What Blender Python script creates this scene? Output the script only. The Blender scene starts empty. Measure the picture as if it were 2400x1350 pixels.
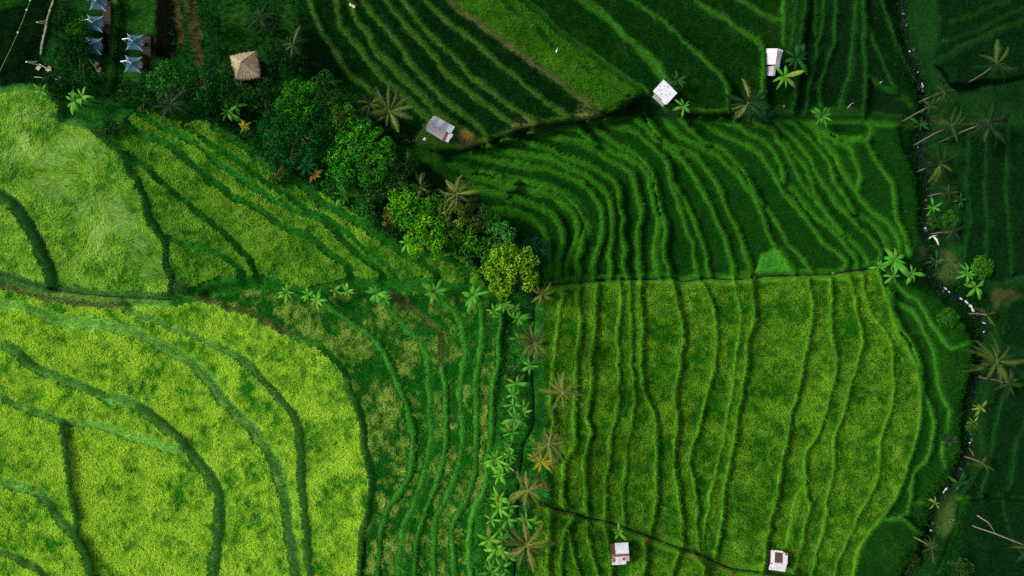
import bpy, math, random
import numpy as np
from mathutils import Vector, Matrix

random.seed(7)
RNG = np.random.default_rng(11)
SC = bpy.context.scene
COL = SC.collection
PI = math.pi

# ------------------------------------------------------------------ camera, sky, sun, exposure
H = 100.0            # height of the drone above the datum (m)
K = 0.0625           # metres per photograph pixel on the datum
cam = bpy.data.cameras.new('camera'); cam.sensor_width = 36.0; cam.lens = 24.0
cam.clip_start = 1.0; cam.clip_end = 3000.0
camo = bpy.data.objects.new('camera', cam); COL.objects.link(camo)
camo.location = (0, 0, H); camo.rotation_euler = (0, 0, 0)
SC.camera = camo

SUN_DIR = Vector((-0.70, 0.17, 0.66)).normalized()      # towards the sun
wd = bpy.data.worlds.new('World'); SC.world = wd; wd.use_nodes = True
nt = wd.node_tree
sky = nt.nodes.new('ShaderNodeTexSky'); sky.sky_type = 'NISHITA'; sky.sun_disc = False
sky.sun_elevation = math.asin(SUN_DIR.z); sky.sun_rotation = math.atan2(SUN_DIR.x, SUN_DIR.y)
sky.dust_density = 3.0; sky.air_density = 1.0
nt.links.new(sky.outputs[0], nt.nodes['Background'].inputs[0])
nt.nodes['Background'].inputs[1].default_value = 0.15
sl = bpy.data.lights.new('sun', 'SUN'); sl.energy = 3.5; sl.angle = math.radians(12); sl.color = (1.0, 0.97, 0.90)
so = bpy.data.objects.new('sun', sl); COL.objects.link(so)
so.rotation_euler = SUN_DIR.to_track_quat('Z', 'Y').to_euler()
so.location = (-60, 10, 90)
vs = SC.view_settings
vs.view_transform = 'Standard'; vs.look = 'None'; vs.exposure = 0.35; vs.gamma = 1.0; vs.use_curve_mapping = False
SC.cycles.max_bounces = 5; SC.cycles.diffuse_bounces = 3; SC.cycles.glossy_bounces = 2
SC.cycles.transmission_bounces = 3; SC.cycles.transparent_max_bounces = 4
SC.cycles.use_denoising = False

# ------------------------------------------------------------------ small helpers
def lin(r, g, b, s=1.0):
    f = lambda c: (c/12.92 if c <= 0.04045 else ((c+0.055)/1.055)**2.4)
    return tuple(f(v/255.0)*s for v in (r, g, b))

def ordw(n):
    a = ['zeroth','first','second','third','fourth','fifth','sixth','seventh','eighth','ninth','tenth','eleventh','twelfth',
         'thirteenth','fourteenth','fifteenth','sixteenth','seventeenth','eighteenth','nineteenth','twentieth']
    if n <= 20: return a[n]
    t = {2:'twenty',3:'thirty',4:'forty',5:'fifty'}[n//10]
    return t+'-'+a[n % 10] if n % 10 else {20:'twentieth',30:'thirtieth',40:'fortieth',50:'fiftieth'}[n]

def tag(o, label, cat, group=None, kind=None):
    if label: o['label'] = label
    if cat: o['category'] = cat
    if group: o['group'] = group
    if kind: o['kind'] = kind
    return o

def empty(name, loc, rz=0.0, parent=None):
    o = bpy.data.objects.new(name, None); COL.objects.link(o)
    o.location = loc; o.rotation_euler = (0, 0, rz); o.empty_display_size = 0.3
    if parent: o.parent = parent
    return o

def link(name, me, parent=None, loc=None, rot=None, scale=None):
    o = bpy.data.objects.new(name, me); COL.objects.link(o)
    if parent is not None: o.parent = parent
    if loc is not None: o.location = loc
    if rot is not None: o.rotation_euler = rot
    if scale is not None: o.scale = scale
    return o

def tri_mesh(name, V, F, mat, fcol=None):
    me = bpy.data.meshes.new(name); n = len(V); m = len(F); k = F.shape[1]
    me.vertices.add(n); me.vertices.foreach_set('co', np.ascontiguousarray(V, dtype=np.float32).ravel())
    me.loops.add(k*m); me.loops.foreach_set('vertex_index', np.ascontiguousarray(F, dtype=np.int32).ravel())
    me.polygons.add(m); me.polygons.foreach_set('loop_start', np.arange(0, k*m, k, dtype=np.int32))
    if fcol is not None:
        a = me.attributes.new('Col', 'FLOAT_COLOR', 'FACE')
        c = np.ones((m, 4), np.float32); c[:, :3] = fcol
        a.data.foreach_set('color', c.ravel())
    me.update(calc_edges=True)
    me.materials.append(mat)
    return me

class MB:
    def __init__(s): s.v = []; s.f = []
    def add(s, V, F):
        b = len(s.v); s.v += [tuple(p) for p in V]; s.f += [tuple(i+b for i in q) for q in F]; return s
    def box(s, c, d, rz=0.0, M=None):
        x, y, z = d[0]/2, d[1]/2, d[2]/2
        R = Matrix.Rotation(rz, 3, 'Z') if M is None else M
        P = [Vector(c)+R @ Vector(p) for p in ((-x,-y,-z),(x,-y,-z),(x,y,-z),(-x,y,-z),(-x,-y,z),(x,-y,z),(x,y,z),(-x,y,z))]
        return s.add(P, [(3,2,1,0),(4,5,6,7),(0,1,5,4),(1,2,6,5),(2,3,7,6),(3,0,4,7)])
    def tube(s, pts, rad, n=6, cap=True):
        pts = [Vector(p) for p in pts]; rings = []
        if not isinstance(rad, (list, tuple)): rad = [rad]*len(pts)
        for i, p in enumerate(pts):
            t = (pts[min(i+1, len(pts)-1)]-pts[max(i-1, 0)]).normalized()
            a = t.cross(Vector((0,0,1)) if abs(t.z) < 0.9 else Vector((1,0,0))).normalized(); b = t.cross(a)
            rings.append([p+(a*math.cos(2*PI*j/n)+b*math.sin(2*PI*j/n))*rad[i] for j in range(n)])
        V = [q for r in rings for q in r]; F = []
        for i in range(len(pts)-1):
            for j in range(n):
                F.append((i*n+j, i*n+(j+1) % n, (i+1)*n+(j+1) % n, (i+1)*n+j))
        if cap: F.append(tuple(range(n-1, -1, -1))); F.append(tuple((len(pts)-1)*n+j for j in range(n)))
        return s.add(V, F)
    def mesh(s, name, mat, smooth=False):
        me = bpy.data.meshes.new(name); me.from_pydata([tuple(p) for p in s.v], [], s.f); me.update()
        me.materials.append(mat)
        if smooth: me.polygons.foreach_set('use_smooth', [True]*len(me.polygons))
        return me
    def obj(s, name, mat, parent=None, loc=None, rot=None, smooth=False):
        return link(name, s.mesh(name, mat, smooth), parent, loc, rot)

# ------------------------------------------------------------------ noise
def vnoise(x, y, scale, seed=0, octaves=3):
    out = np.zeros_like(x, dtype=np.float64); amp = 1.0; tot = 0.0
    for o in range(octaves):
        g = np.random.default_rng(seed*31+o).random((256, 256))
        u = (x/scale)*(2**o)+1000.37*(o+1); v = (y/scale)*(2**o)+777.13*(o+1)
        iu = np.floor(u).astype(int); iv = np.floor(v).astype(int); fu = u-iu; fv = v-iv
        fu = fu*fu*(3-2*fu); fv = fv*fv*(3-2*fv)
        a = g[iu % 256, iv % 256]; b = g[(iu+1) % 256, iv % 256]; c = g[iu % 256, (iv+1) % 256]; d = g[(iu+1) % 256, (iv+1) % 256]
        out += amp*((a*(1-fu)+b*fu)*(1-fv)+(c*(1-fu)+d*fu)*fv); tot += amp; amp *= 0.5
    return out/tot

# ------------------------------------------------------------------ materials
def nodes_of(name):
    m = bpy.data.materials.new(name); m.use_nodes = True
    n = m.node_tree; n.nodes.clear(); return m, n, n.nodes, n.links

def leafy_attr(name, trans=0.3, gloss=0.0):
    """colour from the per-face attribute, thin leaf that lets some light through"""
    m, n, N, Lk = nodes_of(name)
    at = N.new('ShaderNodeAttribute'); at.attribute_name = 'Col'
    d = N.new('ShaderNodeBsdfDiffuse'); t = N.new('ShaderNodeBsdfTranslucent'); mx = N.new('ShaderNodeMixShader'); o = N.new('ShaderNodeOutputMaterial')
    mx.inputs[0].default_value = trans
    Lk.new(at.outputs['Color'], d.inputs[0]); Lk.new(at.outputs['Color'], t.inputs[0])
    Lk.new(d.outputs[0], mx.inputs[1]); Lk.new(t.outputs[0], mx.inputs[2]); Lk.new(mx.outputs[0], o.inputs[0])
    return m

def leafy(name, c, c2, trans=0.25, scale=3.0, rough=0.6):
    """leaf: two tones by noise and a random shift for each object"""
    m, n, N, Lk = nodes_of(name)
    oi = N.new('ShaderNodeObjectInfo'); tc = N.new('ShaderNodeTexCoord'); nz = N.new('ShaderNodeTexNoise'); nz.inputs['Scale'].default_value = scale
    ad = N.new('ShaderNodeMath'); ad.operation = 'MULTIPLY_ADD'; ad.inputs[1].default_value = 0.7; ad.use_clamp = True
    sb = N.new('ShaderNodeMath'); sb.operation = 'MULTIPLY_ADD'; sb.inputs[1].default_value = 1.6; sb.inputs[2].default_value = -0.65
    mc = N.new('ShaderNodeMixRGB'); mc.inputs[1].default_value = (*c, 1); mc.inputs[2].default_value = (*c2, 1)
    p = N.new('ShaderNodeBsdfPrincipled'); p.inputs['Roughness'].default_value = rough; p.inputs['Specular IOR Level'].default_value = 0.12
    t = N.new('ShaderNodeBsdfTranslucent'); mx = N.new('ShaderNodeMixShader'); mx.inputs[0].default_value = trans; o = N.new('ShaderNodeOutputMaterial')
    Lk.new(tc.outputs['Object'], nz.inputs['Vector']); Lk.new(nz.outputs[0], sb.inputs[0])
    Lk.new(oi.outputs['Random'], ad.inputs[0]); Lk.new(sb.outputs[0], ad.inputs[2]); Lk.new(ad.outputs[0], mc.inputs[0])
    Lk.new(mc.outputs[0], p.inputs['Base Color']); Lk.new(mc.outputs[0], t.inputs[0])
    Lk.new(p.outputs[0], mx.inputs[1]); Lk.new(t.outputs[0], mx.inputs[2]); Lk.new(mx.outputs[0], o.inputs[0])
    return m

def solid(name, c, c2=None, scale=6.0, rough=0.8, spec=0.2, metallic=0.0, lo=0.4, hi=0.6, bump=0.0, stretch=(1,1,1)):
    m, n, N, Lk = nodes_of(name)
    p = N.new('ShaderNodeBsdfPrincipled'); o = N.new('ShaderNodeOutputMaterial'); Lk.new(p.outputs[0], o.inputs[0])
    p.inputs['Roughness'].default_value = rough; p.inputs['Specular IOR Level'].default_value = spec; p.inputs['Metallic'].default_value = metallic
    p.inputs['Base Color'].default_value = (*c, 1)
    if c2 is not None:
        tc = N.new('ShaderNodeTexCoord'); mp = N.new('ShaderNodeMapping'); mp.inputs['Scale'].default_value = stretch
        nz = N.new('ShaderNodeTexNoise'); nz.inputs['Scale'].default_value = scale; nz.inputs['Detail'].default_value = 5
        rp = N.new('ShaderNodeValToRGB'); rp.color_ramp.elements[0].position = lo; rp.color_ramp.elements[1].position = hi
        rp.color_ramp.elements[0].color = (*c, 1); rp.color_ramp.elements[1].color = (*c2, 1)
        Lk.new(tc.outputs['Object'], mp.inputs[0]); Lk.new(mp.outputs[0], nz.inputs['Vector']); Lk.new(nz.outputs[0], rp.inputs[0]); Lk.new(rp.outputs[0], p.inputs['Base Color'])
        if bump:
            b = N.new('ShaderNodeBump'); b.inputs['Strength'].default_value = bump; Lk.new(nz.outputs[0], b.inputs['Height']); Lk.new(b.outputs[0], p.inputs['Normal'])
    return m

M_BLADE = leafy_attr('rice_blade', 0.32)
M_GRASS = leafy_attr('grass_blade', 0.25)
M_TREE = leafy_attr('tree_leaf', 0.22)
# ------------------------------------------------------------------ the lie of the land
# Lines are traced in photograph pixels. kind: g grassy raised bank, d sunken grassy gap, b brown trodden bank, p path.
LINES = []
def ln(kind, w, pts): LINES.append((kind, w, pts))
# ripe fields at the upper left
ln('d', 13, [(-120,215),(0,213),(40,206),(75,204),(110,218),(138,243),(145,280),(187,290),(213,300),(233,320),(264,342),(290,366),(297,388),(303,407),(323,423),(326,440),(337,458),(341,482),(350,518),(368,545),(386,572),(389,598),(390,625),(403,650),(398,690)])
ln('d', 24, [(-120,380),(-40,430),(0,455),(30,478),(62,525),(85,560),(103,605),(117,650),(122,684)])
ln('d', 13, [(345,505),(360,525),(372,548),(390,560),(412,565),(443,575),(485,584),(514,596),(543,617),(564,634),(574,660)])
ln('d', 13, [(296,366),(320,380),(344,392),(365,413),(395,444),(427,467),(468,500),(495,521),(522,544),(543,565),(560,584),(579,605),(590,620),(602,655)])
ln('d', 14, [(296,288),(307,298),(323,313),(348,323),(373,330),(398,344),(421,357),(440,377),(461,394),(480,413),(498,427),(517,440),(542,459),(573,473),(602,487),(626,502),(652,523),(672,538),(704,546),(731,559),(756,582),(777,598),(804,613),(818,630),(816,662)])
ln('d', 12, [(322,262),(334,271),(365,292),(402,311),(438,327),(465,342),(482,357),(502,375),(532,396),(552,411),(573,425),(598,440),(621,455),(646,471),(677,486),(705,498),(729,504),(762,525),(792,552),(825,582),(850,602),(877,623),(894,642),(896,668)])
ln('d', 11, [(425,296),(459,311),(480,327),(500,340),(532,357),(552,373),(582,394),(605,411),(625,427),(652,446),(677,463),(719,488),(760,508),(787,527),(817,548),(846,573),(877,600),(904,621),(925,640),(936,664)])
ln('d', 16, [(500,294),(521,305),(552,327),(584,350),(615,375),(646,396),(677,415),(719,440),(752,475),(794,494),(833,519),(867,538),(898,563),(929,584),(960,600),(992,617),(1022,640),(1026,668)])
ln('d', 13, [(950,594),(1000,596),(1050,605),(1080,620),(1092,645),(1090,678)])
# terraces at the lower left
ln('d', 22, [(-120,700),(0,714),(51,717),(86,729),(137,750),(179,753),(240,760),(271,767),(309,774),(343,791),(395,819),(440,843),(470,874),(500,901),(512,922),(547,963),(587,1003),(627,1057),(650,1100),(667,1167),(677,1233),(687,1300),(693,1350),(700,1460)])
ln('d', 15, [(288,712),(299,727),(326,740),(361,750),(406,766),(458,789),(503,806),(537,825),(572,846),(606,880),(637,912),(667,950),(693,983),(703,1033),(707,1100),(710,1167),(717,1233),(720,1300),(727,1350),(735,1460)])
ln('b', 13, [(440,694),(500,705),(537,722),(589,736),(623,753),(658,774),(688,784)])
ln('d', 14, [(688,784),(719,798),(750,812),(778,836),(802,863),(812,887),(822,921),(839,962),(849,1010),(853,1051),(866,1092),(870,1140),(866,1172),(860,1220),(848,1261),(848,1306),(842,1350),(836,1460)])
ln('d', 21, [(-120,770),(0,803),(34,819),(69,849),(113,874),(161,894),(206,911),(250,930),(300,943),(350,973),(400,1010),(433,1043),(467,1087),(500,1127),(513,1167),(515,1233),(507,1300),(500,1350),(488,1460)])
ln('d', 17, [(-120,890),(-50,910),(0,930),(50,953),(100,970),(147,988),(200,992),(250,1000),(300,1020),(350,1037),(400,1052),(436,1056)])
ln('d', 11, [(147,988),(150,1033),(157,1083),(163,1133),(173,1183),(183,1240)])
ln('d', 19, [(-120,1090),(0,1127),(43,1140),(83,1150),(117,1177),(137,1210),(160,1237),(183,1267),(200,1300),(213,1350),(235,1460)])
ln('d', 17, [(-120,1260),(0,1293),(33,1303),(67,1320),(100,1347),(150,1460)])
# narrow strips left of the banana column
ln('g', 14, [(745,690),(767,715),(801,739),(836,766),(870,790),(894,821),(915,859),(931,900),(947,938),(959,979),(968,1020),(966,1055),(963,1092),(954,1128),(930,1163),(908,1196),(897,1237),(890,1289),(884,1350),(878,1460)])
ln('g', 14, [(895,700),(911,722),(932,749),(956,777),(980,797),(997,825),(1004,859),(1004,900),(1007,952),(1009,1020),(1002,1072),(990,1125),(974,1162),(963,1196),(945,1230),(939,1272),(933,1313),(932,1350),(926,1460)])
ln('b', 12, [(920,690),(935,705),(952,718),(983,739),(1014,760),(1030,777),(1033,815),(1035,859)])
ln('g', 12, [(1035,859),(1042,900),(1045,940),(1045,986),(1043,1037),(1035,1089),(1026,1128),(1011,1162),(997,1203),(983,1237),(976,1279),(973,1323),(971,1350),(966,1460)])
ln('g', 14, [(1020,690),(1048,718),(1069,739),(1083,763),(1088,790),(1090,825),(1083,866),(1077,912),(1081,962),(1083,1020),(1079,1065),(1071,1102),(1055,1150),(1031,1196),(1018,1230),(1019,1265),(1016,1306),(1018,1350),(1018,1460)])
ln('g', 14, [(1118,690),(1124,718),(1129,753),(1129,790),(1127,832),(1117,866),(1113,907),(1117,952),(1115,1020),(1114,1065),(1108,1120),(1097,1166),(1076,1200),(1062,1230),(1059,1272),(1062,1323),(1064,1350),(1068,1460)])
ln('g', 12, [(1176,690),(1172,760),(1169,797),(1167,849),(1157,900),(1151,986),(1148,1037),(1138,1092),(1140,1143),(1124,1172),(1110,1193),(1102,1237),(1098,1289),(1102,1350),(1106,1460)])
# lower right block
RR = [
 (13,[(1316,660),(1315,674),(1314,709),(1308,753),(1303,801),(1298,846),(1292,890),(1290,930),(1293,969),(1299,989),(1293,1013),(1284,1050)]),
 (14,[(1356,655),(1353,709),(1358,746),(1356,784),(1350,832),(1348,874),(1349,915),(1343,969),(1348,1003),(1343,1048),(1324,1075),(1319,1106),(1315,1140),(1319,1180),(1325,1200)]),
 (12,[(1402,655),(1393,709),(1395,750),(1391,791),(1382,832),(1386,880),(1386,915),(1379,945),(1375,979),(1384,1017),(1374,1051),(1367,1092),(1370,1133),(1371,1180),(1376,1212)]),
 (11,[(1453,652),(1454,709),(1449,753),(1446,794),(1449,846),(1447,897),(1446,934),(1442,979),(1432,1013),(1427,1065),(1422,1113),(1418,1160),(1418,1222)]),
 (9,[(1476,650),(1473,709),(1478,760),(1478,812),(1478,863),(1485,915),(1485,952),(1478,996),(1470,1037),(1465,1092),(1460,1140),(1459,1169),(1466,1236)]),
 (9,[(1503,650),(1499,709),(1504,753),(1504,805),(1499,846),(1506,897),(1510,921),(1525,958),(1533,993),(1537,1037),(1537,1106),(1536,1160),(1533,1190),(1524,1255)]),
 (9,[(1573,650),(1581,691),(1593,726),(1600,760),(1598,805),(1595,846),(1587,900),(1583,930),(1587,986),(1583,1037),(1580,1089),(1588,1140),(1591,1175),(1597,1220),(1601,1290)]),
 (9,[(1643,650),(1662,691),(1671,726),(1679,770),(1678,819),(1671,863),(1660,914),(1645,965),(1635,1010),(1623,1044),(1617,1092),(1625,1131),(1631,1180),(1631,1220),(1636,1295)]),
 (9,[(1719,650),(1731,709),(1734,753),(1729,805),(1724,846),(1715,915),(1703,986),(1693,1044),(1676,1106),(1664,1150),(1661,1186),(1649,1248),(1643,1305)]),
 (10,[(1758,648),(1765,709),(1767,743),(1760,777),(1752,794),(1750,846),(1738,915),(1729,976),(1715,1048),(1706,1092),(1699,1130),(1696,1180),(1686,1254),(1674,1318)]),
 (9,[(1890,646),(1903,702),(1903,743),(1896,788),(1885,839),(1875,887),(1865,934),(1851,989),(1841,1048),(1830,1099),(1820,1161),(1808,1217),(1797,1265),(1791,1306),(1786,1345)]),
 (9,[(1944,640),(1946,709),(1946,753),(1952,801),(1963,836),(1958,873),(1947,916),(1937,952),(1925,996),(1906,1034),(1889,1061),(1885,1106),(1886,1135),(1890,1162),(1897,1186),(1888,1227),(1880,1272),(1866,1316),(1861,1350),(1856,1460)]),
 (8,[(1886,1135),(1873,1151),(1863,1179),(1856,1220),(1845,1265),(1838,1290)]),
 (9,[(1984,634),(2002,691),(2007,733),(2019,770),(2019,812),(2012,846),(1997,887),(1987,920),(1975,979),(1956,1020),(1952,1044),(1956,1079),(1950,1125),(1935,1176),(1933,1220),(1924,1265),(1912,1306),(1902,1350),(1893,1460)]),
 (9,[(2018,628),(2026,680),(2030,702),(2040,733),(2061,760),(2081,788),(2091,819),(2093,863),(2093,920),(2085,969),(2067,1013),(2062,1055),(2060,1108),(2050,1142),(2014,1206),(1997,1244),(1979,1285),(1962,1313),(1957,1350),(1948,1460)]),
 (10,[(2058,622),(2066,654),(2078,691),(2088,726),(2105,777),(2126,812),(2143,846),(2153,880),(2158,925),(2157,986),(2150,1030),(2129,1085),(2117,1130),(2098,1168),(2065,1217),(2024,1265),(2007,1306),(1998,1350),(1988,1460)]),
 (10,[(2085,640),(2091,709),(2112,767),(2136,801),(2150,825),(2158,863),(2164,911),(2177,938),(2188,979),(2186,1020),(2181,1065),(2148,1106),(2137,1135),(2134,1169),(2124,1206),(2075,1217)]),
 (10,[(2085,640),(2098,702),(2126,722),(2151,748),(2167,780),(2187,820),(2193,851),(2197,890),(2207,924),(2220,947),(2227,976),(2221,1012),(2214,1036),(2207,1067),(2215,1092)]),
 (9,[(2098,660),(2125,690),(2148,706),(2167,731),(2187,762),(2207,789),(2229,818),(2262,810),(2296,796)]),
 (8,[(2075,1217),(2106,1213),(2127,1227),(2146,1238),(2175,1255)]),
 (8,[(2134,1176),(2160,1178),(2188,1182)]),
 (10,[(1284,1188),(1283,1237),(1281,1306),(1285,1350),(1287,1460)]),
 (10,[(1345,1200),(1326,1237),(1317,1261),(1314,1306),(1314,1350),(1314,1460)]),
 (9,[(1326,1237),(1334,1251),(1340,1292),(1353,1334),(1362,1360),(1376,1460)]),
 (9,[(1377,1212),(1377,1255),(1388,1306),(1400,1350),(1415,1460)]),
 (9,[(1417,1225),(1425,1279),(1431,1323),(1431,1350),(1432,1460)]),
 (8,[(1477,1318),(1477,1350),(1477,1460)]),
 (9,[(1511,1255),(1511,1306),(1508,1350),(1506,1460)]),
 (9,[(1594,1282),(1580,1320),(1578,1350),(1574,1460)]),
 (9,[(1620,1292),(1632,1312),(1652,1330),(1650,1350),(1650,1460)]),
]
for w, p in RR: ln('g', max(7, w-2), p)
# curved terraces in the middle
MM = [
 (14,[(1110,490),(1168,493),(1210,499),(1247,512),(1268,530),(1281,553),(1282,580),(1279,618),(1277,665)]),
 (13,[(1020,400),(1060,420),(1102,437),(1147,453),(1189,462),(1231,472),(1268,485),(1293,497),(1312,520),(1320,545),(1319,565),(1312,590),(1306,618),(1304,662)]),
 (12,[(968,372),(1014,382),(1043,391),(1077,403),(1116,416),(1147,424),(1189,439),(1231,445),(1272,455),(1304,466),(1329,482),(1347,507),(1354,532),(1350,563),(1336,593),(1328,624),(1327,660)]),
 (11,[(1020,368),(1060,385),(1106,397),(1137,403),(1179,418),(1231,424),(1283,437),(1314,449),(1339,466),(1360,491),(1374,519),(1373,545),(1364,570),(1362,590),(1354,607),(1354,630),(1358,660)]),
 (11,[(1105,362),(1137,370),(1168,380),(1220,387),(1272,393),(1314,405),(1345,422),(1377,441),(1397,464),(1410,487),(1414,518),(1411,548),(1402,580),(1396,607),(1390,632),(1390,660)]),
 (11,[(1130,344),(1158,351),(1200,360),(1252,364),(1293,372),(1335,391),(1366,407),(1393,424),(1418,445),(1431,474),(1435,510),(1436,547),(1433,578),(1429,603),(1431,639),(1432,660)]),
 (10,[(1175,330),(1189,332),(1241,335),(1285,347),(1325,366),(1366,380),(1397,397),(1429,414),(1447,435),(1454,462),(1452,484),(1459,510),(1458,535),(1460,566),(1465,582),(1461,607),(1465,632),(1470,660)]),
 (11,[(1240,312),(1280,322),(1320,327),(1352,331),(1383,346),(1425,371),(1462,392),(1481,410),(1491,436),(1497,468),(1502,500),(1497,535),(1494,566),(1496,597),(1498,618),(1505,660)]),
 (9,[(1345,288),(1360,306),(1394,333),(1435,354),(1477,375),(1502,394),(1521,417),(1527,449),(1533,481),(1542,512),(1540,545),(1535,576),(1535,607),(1540,639),(1546,660)]),
 (9,[(1372,282),(1390,296),(1417,317),(1467,348),(1498,367),(1519,392),(1531,410),(1545,455),(1552,485),(1558,520),(1560,549),(1558,582),(1558,607),(1567,632),(1575,660)]),
 (9,[(1418,282),(1435,298),(1477,304),(1512,329),(1550,362),(1567,392),(1573,427),(1587,465),(1602,508),(1612,545),(1625,572),(1627,597),(1631,624),(1642,660)]),
 (8,[(1573,427),(1583,437),(1605,463),(1619,498),(1637,541),(1650,576),(1656,607),(1662,639),(1668,660)]),
 (9,[(1472,264),(1492,283),(1519,306),(1540,331),(1581,358),(1602,379),(1623,406),(1641,437),(1656,467),(1673,496),(1687,528),(1700,562),(1708,593),(1717,624),(1722,660)]),
 (10,[(1505,258),(1521,277),(1535,302),(1560,331),(1602,354),(1633,367),(1658,396),(1677,424),(1692,455),(1707,492),(1724,535),(1744,580),(1751,607),(1756,626),(1764,655)]),
 (9,[(1545,262),(1565,290),(1592,317),(1633,340),(1665,356),(1696,375),(1727,408),(1754,442),(1781,491),(1803,550),(1830,588),(1851,619),(1867,655)]),
 (8,[(1590,272),(1619,304),(1654,333),(1700,350),(1721,375),(1757,422),(1776,462),(1812,507),(1848,568),(1882,609),(1910,650)]),
 (9,[(1640,280),(1675,304),(1708,322),(1742,337),(1779,358),(1800,383),(1825,427),(1857,475),(1906,533),(1940,575),(1975,602),(1984,618),(1972,640)]),
 (8,[(1690,278),(1706,290),(1733,298),(1762,317),(1792,329),(1812,352),(1833,385),(1840,425),(1862,448),(1881,475),(1927,520),(1975,568),(2006,609),(2010,634)]),
 (8,[(1737,272),(1783,292),(1812,310),(1825,331),(1844,354),(1858,385),(1880,428),(1905,462),(1930,490),(1961,530),(1995,564),(2019,592),(2042,625)]),
 (7,[(1825,331),(1854,348),(1875,375),(1900,412),(1910,450),(1930,490)]),
 (8,[(1815,285),(1846,310),(1877,344),(1898,367),(1921,415),(1944,448),(1962,480),(2000,518),(2043,561),(2064,592),(2058,615)]),
 (8,[(1829,277),(1867,296),(1898,325),(1925,352),(1946,385),(1958,427),(1977,458),(2000,496),(2032,517),(2064,547),(2081,578),(2090,605)]),
 (8,[(1858,275),(1900,296),(1929,333),(1956,362),(1977,404),(1994,434),(2010,452)]),
 (9,[(1905,292),(1950,325),(1988,346),(2004,375),(2021,415),(2012,433),(2010,454),(2025,475),(2054,506),(2080,522),(2102,550),(2112,595)]),
 (8,[(1910,285),(1950,310),(1981,325),(2033,325),(2040,300)]),
 (9,[(2033,325),(2045,360),(2070,400),(2096,437),(2100,500),(2122,554),(2136,600)]),
]
for w, p in MM: ln('g', w+1.5, p)
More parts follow.
